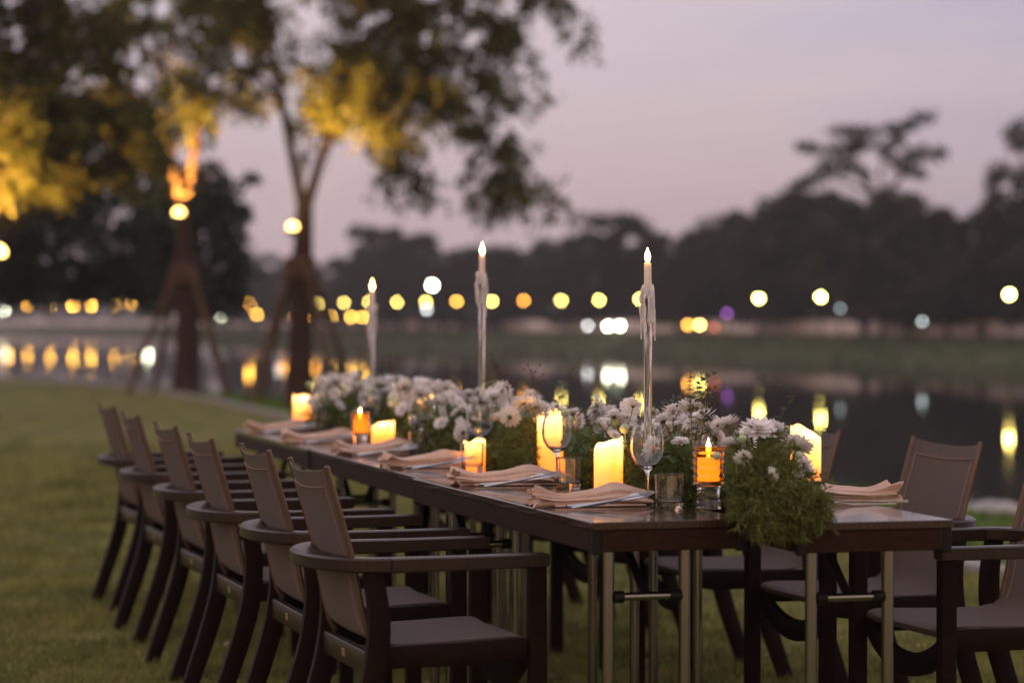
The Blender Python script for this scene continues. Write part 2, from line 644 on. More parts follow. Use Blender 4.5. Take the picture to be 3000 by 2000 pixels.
# reeds along the far waterline
pts = []
for p_, nn in zip(FL, FN):
    if -80 < p_[0] < 35 and p_[1] < 400:
        for _ in range(46):
            o_ = rng.uniform(-.8, 6.5)
            z = np.interp(o_, [0, 2.5, 7], [-.6, -.1, .45])
            pts.append((p_[0] + nn[0] * o_ + rng.uniform(-2, 2), p_[1] + nn[1] * o_ + rng.uniform(-2, 2), max(z, -.6)))
pts = np.array(pts)
nb = len(pts)
per = 7
B = np.repeat(pts, per, 0) + np.concatenate([rng.normal(0, .25, (nb * per, 2)), np.zeros((nb * per, 1))], 1)
hgt = rng.uniform(.10, .34, len(B))[:, None]
dx = rng.normal(0, .18, (len(B), 2))
wv = rng.normal(size=(len(B), 2))
wv = wv / np.linalg.norm(wv, axis=1)[:, None] * .06
z0 = np.zeros((len(B), 1))
V = np.stack([B + np.hstack([wv, z0]), B - np.hstack([wv, z0]), B + np.hstack([dx, hgt])], 1).reshape(-1, 3)
M_reed = mat("reed_blade", (0.085, 0.100, 0.045), .85, .1, island=.4, transluc=.2)
tag(np_mesh("reeds", V, np.arange(len(V)).reshape(-1, 3), M_reed), "dark green reeds fringing the far waterline", "reeds", kind="stuff")


# grass blades on the near lawn
def blades(name, B, h, w, m, label):
    n_ = len(B)
    hh = (h * rng.uniform(.5, 1.35, n_))[:, None]
    lean = rng.normal(0, .45, (n_, 2)) * hh
    wv_ = rng.normal(size=(n_, 2))
    wv_ = wv_ / np.linalg.norm(wv_, axis=1)[:, None] * w * rng.uniform(.6, 1.3, n_)[:, None]
    z_ = np.zeros((n_, 1))
    V_ = np.stack([B + np.hstack([wv_, z_]), B - np.hstack([wv_, z_]), B + np.hstack([lean, hh])], 1).reshape(-1, 3)
    o_ = np_mesh(name, V_, np.arange(len(V_)).reshape(-1, 3), m)
    return tag(o_, label, "grass", kind="stuff")


def kerb_x(y):
    return np.interp(y, KL[:, 1], KL[:, 0])


N = 240000
yy = 1 / rng.uniform(1 / 24., 1 / 6.6, N)
xx = rng.uniform(-1, 1, N) * (yy * .222 + .4)
# tufts: drop blades where a coarse noise says bare
nz = np.sin(xx * 3.1 + np.sin(yy * 2.3) * 1.7) * np.sin(yy * 2.7 + xx * 1.3) + .6 * np.sin(xx * 9 + yy * 4) * np.sin(yy * 8 - xx * 5)
keep = (xx < kerb_x(yy) - .03) & (rng.uniform(-1.4, 1.2, N) < nz + .5)
B = np.stack([xx[keep], yy[keep], np.zeros(keep.sum())], 1)
sz = np.clip(B[:, 1] / 9, .8, 2.0)
blades("lawn_grass", B, .030 * sz, (.0030 * sz)[:, None], M_blade, "short worn grass blades of the lawn around the chairs")
N = 70000
t = rng.uniform(0, len(KL) - 1.001, N)
i0 = t.astype(int)
fr = (t - i0)[:, None]
P0 = KL[i0] * (1 - fr) + KL[i0 + 1] * fr
Nn = KN[i0]
of = rng.uniform(.16, 5.2, N)
Q = P0 + Nn * of[:, None]
zz = np.interp(of, [o_ for o_, _ in offs2], [z for _, z in offs2])
keep = (Q[:, 1] > 8) & (Q[:, 1] < 45)
B = np.stack([Q[:, 0], Q[:, 1], zz], 1)[keep]
blades("bank_grass", B, .11 * np.ones(len(B)), .012, M_bblade, "lush green grass growing on the lake bank beyond the kerb")

# fallen leaves
nl_ = 260
ly = 1 / rng.uniform(1 / 30., 1 / 7., nl_)
lx = rng.uniform(-1, 1, nl_) * (ly * .21)
kp = lx < kerb_x(ly) - .1
C = np.stack([lx[kp], ly[kp], np.full(kp.sum(), .022)], 1)
d = rng.normal(size=(len(C), 3)) * np.array([1, 1, .15])
d /= np.linalg.norm(d, axis=1)[:, None]
sv = np.stack([-d[:, 1], d[:, 0], rng.normal(0, .2, len(C))], 1)
L = rng.uniform(.02, .045, len(C))[:, None]
V = np.stack([C, C + d * L * .5 + sv * L * .3 + [0, 0, .004], C + d * L, C + d * L * .5 - sv * L * .3 + [0, 0, .006]], 1).reshape(-1, 3)
M_fallen = mat("fallen_leaf", (0.30, 0.20, 0.10), .8, .2, island=.4)
tag(np_mesh("fallen_leaves", V, np.arange(len(V)).reshape(-1, 4), M_fallen), "small dry leaves scattered over the lawn", "leaves", kind="stuff")

# pale rocks at the waterline
for k, (px, D) in enumerate([(2240, 22.2), (2275, 22.4), (2306, 22.0), (1990, 23.5)]):
    x, y = px2xy(px, D)
    mb = MB()
    rr = .10 + .035 * (k % 3)
    ring = []
    for a in range(5):
        ph = math.pi * a / 4
        ring.append([(math.cos(q) * math.sin(ph) * rr * random.uniform(.8, 1.5), math.sin(q) * math.sin(ph) * rr * random.uniform(.8, 1.2), math.cos(ph) * rr * .55) for q in [2 * math.pi * j / 9 for j in range(9)]])
    mb.loft(ring[::-1])
    o = mb.build("rock", M_rock)
    o.location = (x, y, -.50)
    tag(o, ["pale rounded stone at the water's edge, left of a close pair", "pale stone at the water's edge, middle of three behind the chair",
            "pale stone at the water's edge, right of three behind the chair", "lone pale stone at the water's edge behind the napkin"][k], "rock", "stones at the waterline")


# ================================================================== trees
def limb_pts(pts, n=10):
    """Catmull-Rom through the points"""
    P = [Vector(p_) for p_ in pts]
    P = [P[0] * 2 - P[1]] + P + [P[-1] * 2 - P[-2]]
    out = []
    for i in range(1, len(P) - 2):
        for k in range(n):
            t_ = k / n
            a, b, c, d = P[i - 1], P[i], P[i + 1], P[i + 2]
            out.append(.5 * ((2 * b) + (c - a) * t_ + (2 * a - 5 * b + 4 * c - d) * t_ ** 2 + (3 * b - a - 3 * c + d) * t_ ** 3))
    out.append(P[-2])
    return out


def near_tree(base, trunk_pts, limbs, label, seed, r0=.13, zmin=3.7, per_m=5.0, nleaf=15, leaf=.10, sub=(.7, 1.5), extra=(), poles=True):
    rs = np.random.default_rng(seed)
    root = empty("shade_tree", (base[0], base[1], 0))
    tag(root, label, "tree", "trees on the lawn by the lake")
    tb = MB()
    tp = limb_pts(trunk_pts)
    tb.tube(tp, [r0 * (1.25 - .55 * k / len(tp)) + (.10 * max(0, 1 - k / 3.)) for k in range(len(tp))], 10)
    trunk = tb.build("trunk", M_bark, root)
    leaf_c = []
    for lp in limbs:
        pts_ = limb_pts(lp[1], 8)
        ra = lp[0]
        lb = MB()
        lb.tube(pts_, [ra * (1 - .75 * k / len(pts_)) for k in range(len(pts_))], 8)
        dens = lp[2] if len(lp) > 2 else 1.0
        total = sum((pts_[i + 1] - pts_[i]).length for i in range(len(pts_) - 1))
        for _ in range(int(total * per_m * dens)):
            k = rs.integers(0, len(pts_))
            p0 = pts_[k]
            zm = lp[3] if len(lp) > 3 else zmin
            if p0.z < zm or (len(lp) < 4 and rs.uniform() > .35 + (p0.z - zm) / 1.3):
                continue
            dirv = Vector(rs.normal(size=3))
            dirv.z = dirv.z * .5 + .15
            dirv.normalize()
            Ls = rs.uniform(*sub)
            q = [p0]
            d_ = dirv.copy()
            for s_ in range(6):
                d_.z -= .17
                d_.normalize()
                q.append(q[-1] + d_ * Ls / 6)
            lb.tube(q, [.014 * (1 - .8 * i / 6) for i in range(7)], 4)
            for s_ in range(1, 7):
                for tw in range(3):
                    c0 = q[s_] + Vector(rs.normal(0, .05, 3))
                    td = Vector(rs.normal(size=3))
                    td.z -= .8
                    td.normalize()
                    ll = rs.uniform(.15, .36)
                    for u in rs.uniform(0, 1, nleaf):
                        lc = c0 + td * ll * u + Vector(rs.normal(0, .035, 3))
                        if len(lp) > 3 or lc.z > zmin - .35:
                            leaf_c.append(lc)
        lb.build("limb", M_bark, root)
    C = np.array([tuple(c) for c in leaf_c])
    V_, F_ = leaf_quads(C, leaf, droop=.7, rs=rs)
    cr_ = np_mesh("crown", V_, F_, M_leaf, root)
    cr_["kind"] = "stuff"
    if poles:
        for k in range(4):
            a = math.pi / 4 + k * math.pi / 2 + rs.uniform(-.2, .2)
            pb = MB()
            top = Vector((math.cos(a) * .14, math.sin(a) * .14, 2.15))
            foot = Vector((math.cos(a) * 1.05, math.sin(a) * 1.05, -.02))
            pb.tube([foot, top + (top - foot).normalized() * .15], .05, 7)
            pb.build("support_pole", M_pole, root)
        rb = MB()
        rb.lathe([(.19, 1.85), (.25, 1.87), (.24, 2.16), (.18, 2.18)], 12)
        rb.build("binding", M_pole, root)
    return root


def uplight(loc, label, power, aim, size=.075, strength=22, cone=120):
    """small floodlight strapped to a trunk, shining up into the crown"""
    root = empty("uplight", loc)
    tag(root, label, "tree light", "warm lights strapped to the tree trunks")
    hb = MB()
    hb.lathe([(.03, -.10), (.06, -.09), (.07, -.03), (.075, 0.0), (.066, .0), (.06, -.02)], 14, closed=False)
    hb.build("housing", M_iron, root)
    gb = MB()
    gb.lathe([(.001, .0 + size * 1.25), (size * .5, size * 1.08), (size * .86, size * .7), (size * .95, size * .35), (size * .8, .003), (.01, .002)][::-1], 14)
    gb.build("lens", emit("uplight_lens", (1.0, 0.60, 0.15), strength * .7), root)
    sb_ = MB()
    sb_.box((0, .10, -.06), (.03, .14, .03), bev=.004)
    sb_.build("bracket", M_iron, root)
    ld = bpy.data.lights.new("uplight_beam", 'SPOT')
    ld.energy = power
    ld.color = (1.0, 0.52, 0.11)
    ld.spot_size = R(cone)
    ld.spot_blend = .8
    ld.shadow_soft_size = .06
    lo = bpy.data.objects.new("uplight_beam", ld)
    col.objects.link(lo)
    lo.parent = root
    lo.location = (0, 0, size * 1.5)
    lo.rotation_euler = Vector(aim).to_track_quat('-Z', 'Y').to_euler()
    return root


near_tree((-3.16, 36.1), [(0, 0, -.1), (.0, 0, .8), (.03, 0, 1.9), (.06, 0, 2.95)],
          [(.085, [(.05, 0, 2.85), (-.10, .0, 3.6), (-.32, .1, 4.7), (-.55, .2, 6.0), (-.7, .2, 7.2)]),
           (.085, [(.07, 0, 2.85), (.30, .0, 3.6), (.62, -.1, 4.5), (.85, .1, 5.6), (1.0, .1, 7.2)]),
           (.05, [(.62, -.1, 4.5), (1.2, -.2, 5.0), (2.0, -.25, 4.75), (2.75, -.3, 4.0), (3.25, -.3, 3.15)], 1.9, 2.6),
           (.05, [(.80, .1, 5.3), (1.6, .1, 5.9), (2.6, .0, 5.9), (3.35, .0, 5.35)], 1.5),
           (.05, [(.75, .0, 5.0), (1.5, .2, 5.3), (2.3, .3, 5.1), (2.75, .3, 4.7)], 1.4),
           (.04, [(.66, -.1, 4.6), (1.05, -.3, 4.5), (1.25, -.3, 3.9), (1.25, -.3, 3.45)], 1.5, 3.3),
           (.05, [(-.28, .1, 4.5), (-.8, .1, 5.0), (-1.35, .2, 4.9), (-1.7, .2, 4.5)], .7),
           (.05, [(-.5, .2, 5.6), (-1.2, .2, 6.2), (-1.9, .2, 6.2)]),
           (.05, [(.9, .1, 6.0), (1.8, .1, 6.7), (2.9, 0, 6.6), (3.6, 0, 6.2)], 1.3)],
          "slender forked tree propped by poles, with a bough reaching over the lake", 11, per_m=6.6, zmin=4.45, sub=(.6, 1.4), nleaf=11, leaf=.085, r0=.18)
uplight((-3.24, 35.72, 2.58), "round warm light on the forked tree behind the table's far end", 4600, (.45, -.50, 1), cone=84)
near_tree((-5.47, 40.4), [(0, 0, -.1), (.02, 0, 1.0), (.0, 0, 2.2), (-.05, 0, 3.1)],
          [(.085, [(-.05, 0, 3.0), (-.22, .0, 3.9), (-.3, .1, 5.0), (-.6, .2, 6.6), (-.8, .2, 7.6)]),
           (.085, [(-.03, 0, 3.0), (.14, .0, 3.9), (.32, -.1, 4.9), (.55, .1, 6.1), (.7, .1, 7.6)]),
           (.05, [(-.3, 0, 4.6), (-.9, -.1, 5.0), (-1.6, -.2, 4.9), (-2.1, -.3, 4.4)]),
           (.05, [(-.4, 0, 5.4), (-1.0, -.1, 6.1), (-1.8, -.2, 6.3)]),
           (.05, [(.32, 0, 4.8), (.7, -.1, 5.0), (1.0, -.2, 4.6)], .8),
           (.05, [(.5, 0, 5.8), (1.0, -.1, 6.4), (1.5, -.2, 6.4)])],
          "tall propped tree with a bright light at its fork, left of the forked one", 12, per_m=7.5, zmin=4.45, sub=(.6, 1.4), nleaf=11, leaf=.085, r0=.17)
uplight((-5.52, 40.08, 2.98), "oval warm light glowing at the fork of the second tree", 3000, (.10, .0, 1), size=.085)
near_tree((-6.62, 30.0), [(0, 0, -.1), (.03, 0, .9), (.0, 0, 1.6), (.02, 0, 2.3)],
          [(.09, [(.0, 0, 2.2), (-.2, .0, 3.0), (-.3, .1, 4.2), (-.5, .2, 5.6)]),
           (.085, [(.03, 0, 2.2), (.3, .0, 3.0), (.5, -.1, 3.9), (.8, .1, 5.4), (.9, .1, 6.3)]),
           (.05, [(.45, 0, 3.5), (.9, .1, 3.9), (1.35, .2, 3.7), (1.65, .2, 3.1)], 1.1),
           (.05, [(.6, 0, 4.3), (1.2, .1, 4.9), (1.9, .2, 4.9)], 1.1),
           (.05, [(.2, 0, 3.0), (.55, -.2, 3.2), (.9, -.3, 2.9)], 1.0),
           (.05, [(-.2, 0, 3.4), (.1, -.4, 4.0), (.5, -.7, 4.2)], 1.2),
           (.05, [(.9, .1, 3.9), (1.5, .0, 3.9), (2.0, .0, 3.4)], 1.3)],
          "leafy tree at the left edge of the picture, lit yellow from below", 13, per_m=9, zmin=2.9, sub=(.5, 1.2), nleaf=12, poles=False)
uplight((-6.30, 29.6, 2.02), "large yellow light low on the trunk at the left edge", 1300, (.25, .15, 1), size=.11)
M_dleaf = mat("evergreen_leaf", (0.030, 0.038, 0.016), .6, .2, island=.45, transluc=.2)


def dense_tree(base, lobes, trunk_r, label, seed, nleaf=1100, leaf=.12):
    """broad evergreen: leaf clusters filling low hanging lobes (x, y, z, rx, rz) round the trunk"""
    rs = np.random.default_rng(seed)
    root = empty("dense_tree", (base[0], base[1], 0))
    tag(root, label, "tree", "trees on the lawn by the lake")
    tb = MB()
    tb.tube(limb_pts([(0, 0, -.1), (.05, 0, .9), (-.04, 0, 2.0), (0, 0, 3.6)]), [trunk_r * (1.2 - .9 * k / 30) for k in range(31)], 9)
    for a in range(5):
        an = a * 1.26
        tb.tube([(0, 0, 1.2 + .25 * a), (math.cos(an) * .7, math.sin(an) * .7, 1.9 + .25 * a), (math.cos(an) * 1.4, math.sin(an) * 1.4, 2.1 + .3 * a)], [trunk_r * .5, trunk_r * .35, .02], 6)
    tb.build("trunk", M_bark, root)
    C_ = []
    for cx, cy_, cz, rx, rz in lobes:
        n_ = int(nleaf * rx * rz / .5) + 60
        rx, rz = rx * 1.3, rz * 1.25
        d = rs.normal(size=(n_, 3))
        d = d / np.linalg.norm(d, axis=1)[:, None] * rs.uniform(.15, 1, n_)[:, None] ** .5
        C_.append(np.array([cx, cy_, cz]) + d * np.array([rx, rx, rz]))
    V_, F_ = leaf_quads(np.concatenate(C_), leaf, droop=.8, rs=rs)
    c = np_mesh("crown", V_, F_, M_dleaf, root)
    c["kind"] = "stuff"
    return root


def screen_lobes(base, D, pts_, seed):
    rs = np.random.default_rng(seed)
    sc_ = D / 5553
    out = []
    for a, b, ra, rb in pts_:
        out.append(((a - 1176) * sc_ - base[0], rs.uniform(-.5, .5), 1.23 + (736 - b) * sc_, ra * sc_, rb * sc_))
    return out


b_ = (-5.9, 44.6)
dense_tree(b_, screen_lobes(b_, 44.6, [(478, 400, 30, 34), (505, 440, 40, 40), (470, 470, 60, 50), (525, 500, 44, 46), (480, 540, 70, 50), (540, 570, 34, 44), (500, 610, 62, 50), (545, 640, 28, 40), (470, 660, 60, 40),
                                       (520, 690, 40, 32), (420, 430, 50, 50), (400, 520, 60, 56), (380, 600, 60, 50), (400, 680, 60, 36), (450, 715, 44, 22), (350, 480, 44, 44), (560, 480, 14, 12), (580, 408, 16, 12)], 5), .13,
           "dark dense evergreen ending sharply against the pink sky behind the second propped tree", 21)
b_ = (-10.7, 46.5)
dense_tree(b_, screen_lobes(b_, 46.5, [(20, 590, 60, 50), (90, 590, 60, 44), (190, 580, 60, 44), (280, 570, 60, 44), (350, 560, 50, 50), (20, 650, 50, 40), (190, 650, 56, 34), (285, 640, 50, 36), (345, 650, 44, 36), (370, 700, 40, 24), (10, 520, 60, 50), (160, 490, 60, 50), (80, 510, 60, 40), (300, 330, 60, 50), (220, 340, 60, 50), (320, 420, 60, 50), (250, 440, 60, 50), (170, 420, 60, 50), (100, 450, 60, 50), (30, 460, 60, 50), (300, 520, 44, 36), (210, 520, 44, 34), (120, 540, 44, 34),
                                       (40, 560, 50, 40), (330, 600, 44, 34), (250, 620, 48, 34), (150, 630, 50, 36), (70, 640, 50, 36), (0, 640, 50, 40), (300, 670, 50, 26), (220, 672, 50, 22), (130, 676, 50, 24), (50, 680, 50, 24), (230, 250, 70, 50), (140, 330, 60, 50), (320, 250, 50, 40)], 6), .15,
           "broad dark evergreen whose low branches hang before the small orange lamps", 22, nleaf=1300)


# ---- far trees: crowns of unit height, scaled copies
def far_crown(seed, lobes, shape, nleaf=150, leaf=.034):
    rs = np.random.default_rng(seed)
    C = []
    for _ in range(lobes):
        t_ = rs.uniform(0, 1)
        a = rs.uniform(0, 2 * math.pi)
        zc = .12 + .80 * t_
        rad = shape(t_) * math.sqrt(rs.uniform(.15, 1))
        c = np.array([math.cos(a) * rad, math.sin(a) * rad, zc])
        sc = rs.uniform(.05, .11)
        d = rs.normal(size=(nleaf, 3))
        d = d / np.linalg.norm(d, axis=1)[:, None] * rs.uniform(.3, 1.0, nleaf)[:, None] ** .6
        C.append(c + d * sc * np.array([1.25, 1.25, .8]))
    return leaf_quads(np.concatenate(C), leaf, droop=.2, aspect=.42, rs=rs)


SHAPES = [lambda t_: .46 * math.sin(math.pi * min(1, .18 + .82 * t_)) ** .7,
          lambda t_: .40 * (1 - t_) ** .55 + .05,
          lambda t_: .52 * math.sqrt(max(0, 1 - (t_ - .35) ** 2 / .48)),
          lambda t_: .34 * math.sin(math.pi * (.15 + .8 * t_)) + .06]
protos = []


def far_tree_proto(k):
    root = empty("bank_tree", (0, 0, -500))
    tb = MB()
    tb.tube([(0, 0, -.02), (.01, 0, .2), (-.01, .01, .45), (.0, 0, .7)], [.028, .022, .016, .006], 6)
    for q in range(4):
        a = q * 1.7 + k
        tb.tube([(0, 0, .25 + .1 * q), (math.cos(a) * .13, math.sin(a) * .13, .38 + .1 * q), (math.cos(a) * .26, math.sin(a) * .26, .5 + .08 * q)], [.014, .01, .004], 5)
    tb.build("trunk", M_fbark, root)
    V_, F_ = far_crown(100 + k, [38, 34, 42, 30][k], SHAPES[k])
    c = np_mesh("crown", V_, F_, M_fleaf, root)
    c["kind"] = "stuff"
    return root


GL_R = "dark broad tree in the wooded bank across the lake"
used = set()


def far_tree(k, x, y, z0, h, wscale, label, group):
    if k not in used:
        used.add(k)
        o = protos[k]
    else:
        o = copy_tree(protos[k])
    o.location = (x, y, z0)
    o.scale = (h * wscale, h * wscale, h)
    o.rotation_euler = (0, 0, random.uniform(0, 6.28))
    tag(o, label, "tree", group)
    return o


protos = [far_tree_proto(k) for k in range(4)]
TOP = [(-200, 540), (540, 572), (700, 585), (800, 588), (850, 520), (900, 492), (960, 520), (1000, 568), (1100, 562), (1200, 548), (1300, 548), (1350, 520), (1385, 480), (1430, 475), (1470, 528),
       (1560, 528), (1650, 502), (1720, 472), (1770, 445), (1850, 424), (1950, 425), (2040, 430), (2150, 470), (2240, 492), (2290, 470), (2420, 400)]
tx_, ty_ = zip(*TOP)
ROWX = [730, 790, 848, 912, 978, 1049, 1130, 1203, 1289, 1376, 1470, 1743, 1885, 2318]
ZN = {}
px = 560.0
i = 0
while px < 2500:
    top = float(np.interp(px, tx_, ty_))
    for layer in range(2 if i % 3 == 0 else 1):
        extra = 17 + 16 * layer + random.uniform(0, 10)
        D = bank_point(px) + extra
        p_ = px + random.uniform(-14, 14) + 25 * layer
        t_ = float(np.interp(p_, tx_, ty_)) + random.uniform(0, 14) + (26 if layer == 0 and i % 3 == 0 else 0)
        h = 1.23 + (736 - t_) / 5553 * D - .55
        x, y = px2xy(p_, D)
        kk = min(range(14), key=lambda q: abs(ROWX[q] - p_))
        fr_ = 'front' if layer == 0 else 'rear'
        if abs(p_ - ROWX[kk]) > 62 or p_ < ROWX[0] or p_ > ROWX[-1]:
            below = [q for q in range(14) if ROWX[q] <= p_]
            zone = ("left of the first lamp" if not below else "right of the last lamp" if len(below) == 14 else f"between the {ORD[below[-1]]} and {ORD[below[-1] + 1]} lamps")
            ZN[zone, fr_] = ZN.get((zone, fr_), 0) + 1
            lb_ = f"{ORD[ZN[zone, fr_] - 1]} {fr_} tree {zone} of the upper row across the lake"
        else:
            sd = "just left of" if p_ < ROWX[kk] else "just right of"
            ZN[sd, kk, fr_] = ZN.get((sd, kk, fr_), 0) + 1
            lb_ = f"{fr_} tree {sd} the {ORD[kk]} lamp of the upper row across the lake"
            if ZN[sd, kk, fr_] > 1:
                lb_ = "second " + lb_
        far_tree(i % 4, x, y, .55, h * 1.04, random.uniform(.8, 1.15) * (1.3 if h < 6 else 1.05), lb_, "trees of the wooded far bank")
        i += 1
    px += 46 * (1.0 if px > 1200 else 1.0)

# big dark trees of the left bank
for k, (px, ytop, D, ws) in enumerate([(560, 590, 300, 1.1), (480, 585, 296, 1.1), (330, 590, 395, 1.2), (410, 580, 350, 1.1), (250, 600, 430, 1.3), (160, 590, 435, 1.3), (70, 580, 440, 1.3), (-20, 590, 450, 1.3)]):
    x, y = px2xy(px, D)
    h = 1.23 + (736 - ytop) / 5553 * D - .2
    far_tree([1, 0, 2, 3, 2, 0, 3, 2][k], x, y, .3, h, ws, ["low grey tree across the lake just left of the forked tree", "low grey tree across the lake behind the second propped tree's poles",
             "low tree across the lake above the third small lamp pair", "low tree across the lake behind the dark evergreen", "low tree across the lake over the row of small orange lamps",
             "low tree across the lake behind the lit trunk poles", "low tree across the lake near the picture's left edge", "low tree across the lake at the very left edge"][k], "dark trees of the left bank")

# shrubs at the foot of the wooded bank
M_shrub = mat("shrub_leaf", (0.040, 0.046, 0.020), .8, .15, island=.4, transluc=.15)
C = []
for p_, nn in zip(FL, FN):
    if -90 < p_[0] < 40 and p_[1] < 420:
        for _ in range(4):
            q_ = p_ + nn * rng.uniform(14, 26) + rng.normal(0, 1.5, 2)
            hh = rng.uniform(.5, 1.9)
            c = rng.normal(size=(70, 3)) * np.array([1.0, 1.0, .45]) * .75
            c[:, 2] = np.abs(c[:, 2]) * hh + .6
            C.append(c + np.array([q_[0], q_[1], 0]))
V, F = leaf_quads(np.concatenate(C), .38, rs=rng)
tag(np_mesh("undergrowth", V, F, M_shrub), "dark undergrowth at the foot of the wooded bank", "undergrowth", kind="stuff")


def clump_tree(name, base, trunk, clumps, label, seed, leaf=.38, nleaf=170):
    rs = np.random.default_rng(seed)
    root = empty(name, (base[0], base[1], .55))
    tag(root, label, "tree", "trees of the wooded far bank")
    tb = MB()
    for ra, pts_ in trunk:
        q = limb_pts(pts_, 6)
        tb.tube(q, [ra * (1 - .6 * k / len(q)) for k in range(len(q))], 7)
    tb.build("trunk", M_fbark, root)
    C_ = []
    for cx, cz, rx, rz in clumps:
        n_ = int(nleaf * (rx * rz) / 1.2) + 40
        d = rs.normal(size=(n_, 3))
        d = d / np.linalg.norm(d, axis=1)[:, None] * rs.uniform(0, 1, n_)[:, None] ** .45
        C_.append(np.array([cx, rs.uniform(-1.2, 1.2), cz]) + d * np.array([rx, rx, rz]))
    V_, F_ = leaf_quads(np.concatenate(C_), leaf, droop=.1, rs=rs)
    c = np_mesh("crown", V_, F_, M_fleaf, root)
    c["kind"] = "stuff"
    return root


def rel(bx, D, pts_):
    s = D / 5553
    return [((a - bx) * s, 1.23 + (736 - b) * s - .55) + tuple(v * s for v in r_) for a, b, *r_ in pts_]


D = 126.0
bx = 2020
cl_ = rel(bx, D, [(2128, 268, 30, 14), (2090, 284, 26, 14), (2050, 300, 34, 16), (2005, 300, 30, 14), (1965, 306, 36, 14), (1925, 300, 24, 12), (1985, 330, 44, 16), (1940, 345, 40, 18),
                  (1880, 342, 44, 12), (1850, 338, 24, 9), (1915, 370, 40, 16), (1900, 395, 34, 16), (1950, 388, 36, 20), (1860, 415, 34, 16), (1830, 430, 26, 14), (2110, 352, 44, 18), (2140, 358, 26, 12),
                  (2080, 376, 40, 22), (2100, 400, 24, 14), (2040, 345, 26, 16), (2060, 320, 26, 14), (1990, 400, 20, 14)])
clump_tree("spreading_tree", px2xy(bx, D), [(.32, [(0, 0, 0), (.1, 0, 4), (0, 0, 6.4)]), (.2, [(0, 0, 6.3), (-.7, .1, 8), (-1.6, .2, 9.6)]), (.2, [(0, 0, 6.3), (.6, -.1, 7.6), (1.7, .1, 8.8), (2.3, .1, 10)]),
                                                      (.12, [(-.4, 0, 7.3), (-1.8, 0, 7.9), (-3.2, 0, 8.5)]), (.12, [(.2, 0, 6.8), (.1, .1, 8.6), (.5, .1, 10)])],
           cl_, "tall layered tree with open branches rising above the wooded bank", 31, leaf=.30, nleaf=190)
D = 112.0
bx = 2390
cl_ = rel(bx, D, [(2338, 300, 34, 26), (2325, 335, 24, 18), (2360, 330, 40, 30), (2290, 395, 28, 24), (2320, 410, 36, 26), (2275, 425, 24, 22), (2300, 455, 34, 26), (2345, 440, 36, 30), (2272, 470, 18, 16),
                  (2330, 490, 40, 24), (2400, 300, 60, 50), (2420, 400, 70, 60), (2380, 480, 60, 50), (2450, 500, 60, 50), (2370, 570, 60, 50), (2310, 560, 40, 40)])
clump_tree("edge_tree", px2xy(bx, D), [(.35, [(0, 0, 0), (-.1, 0, 3), (0, 0, 6), (.1, 0, 8.5)]), (.16, [(0, 0, 4.5), (-1.0, 0, 5.8), (-1.9, 0, 6.5)]), (.14, [(0, 0, 6), (-.6, 0, 7.4), (-1, 0, 8.6)])],
           cl_, "dark tree cut off by the picture's right edge", 32, leaf=.30)

# evening air over the lake
hz = MB()
hz.box((-200, 400, 22), (1500, 980, 50))
M_haze = bpy.data.materials.new("evening_haze")
M_haze.use_nodes = True
hn, hl = M_haze.node_tree.nodes, M_haze.node_tree.links
hn.clear()
ho = hn.new("ShaderNodeOutputMaterial")
hv_ = hn.new("ShaderNodeVolumePrincipled")
hv_.inputs["Color"].default_value = (.80, .76, .80, 1)
hv_.inputs["Density"].default_value = .0007
hl.new(hv_.outputs[0], ho.inputs["Volume"])
tag(hz.build("haze", M_haze, smooth=False), "thin evening haze over the lake", "haze", kind="stuff")

# ================================================================== lamps on the far bank
LM = {}


def lamp_mat(c, s):
    k = (c, s)
    if k not in LM:
        LM[k] = emit("lamp_glow", c, s)
    return LM[k]


def lamp_mesh(r):
    mb = MB()
    mb.lathe([(.01, -r), (r * .5, -r * .87), (r * .87, -r * .5), (r, 0), (r * .87, r * .5), (r * .5, r * .87), (.01, r)], 12)
    return mb


YEL, ORG, WHT, AMB, PUR, DIM = (1.0, .76, .18), (1.0, .40, .05), (.95, 1.0, .72), (1.0, .52, .075), (.42, .12, .62), (1.0, .40, .08)


def far_lamp(name, px, py, D, c, s, r, label, group, cat="lamp", ground=.56, post=True):
    z = 1.23 + (736 - py) / 5553 * D
    x, y = px2xy(px, D)
    g = min(ground, z - .3)
    root = empty(name, (x, y, g))
    tag(root, label, cat, group)
    if post:
        pb = MB()
        pb.tube([(0, 0, 0), (0, 0, max(.05, z - g - r * .95))], [.05, .035], 6)
        pb.build("post", M_iron, root)
    else:
        pb = MB()
        pb.box((0, .12, (z - g) / 2 - .1), (.22, .14, max(.1, z - g)), bev=.01)
        pb.build("housing", M_iron, root)
    gb = lamp_mesh(r)
    o = gb.build("globe", lamp_mat(c, s), root)
    o.location = (0, 0 if post else -r * .4, z - g)
    return root


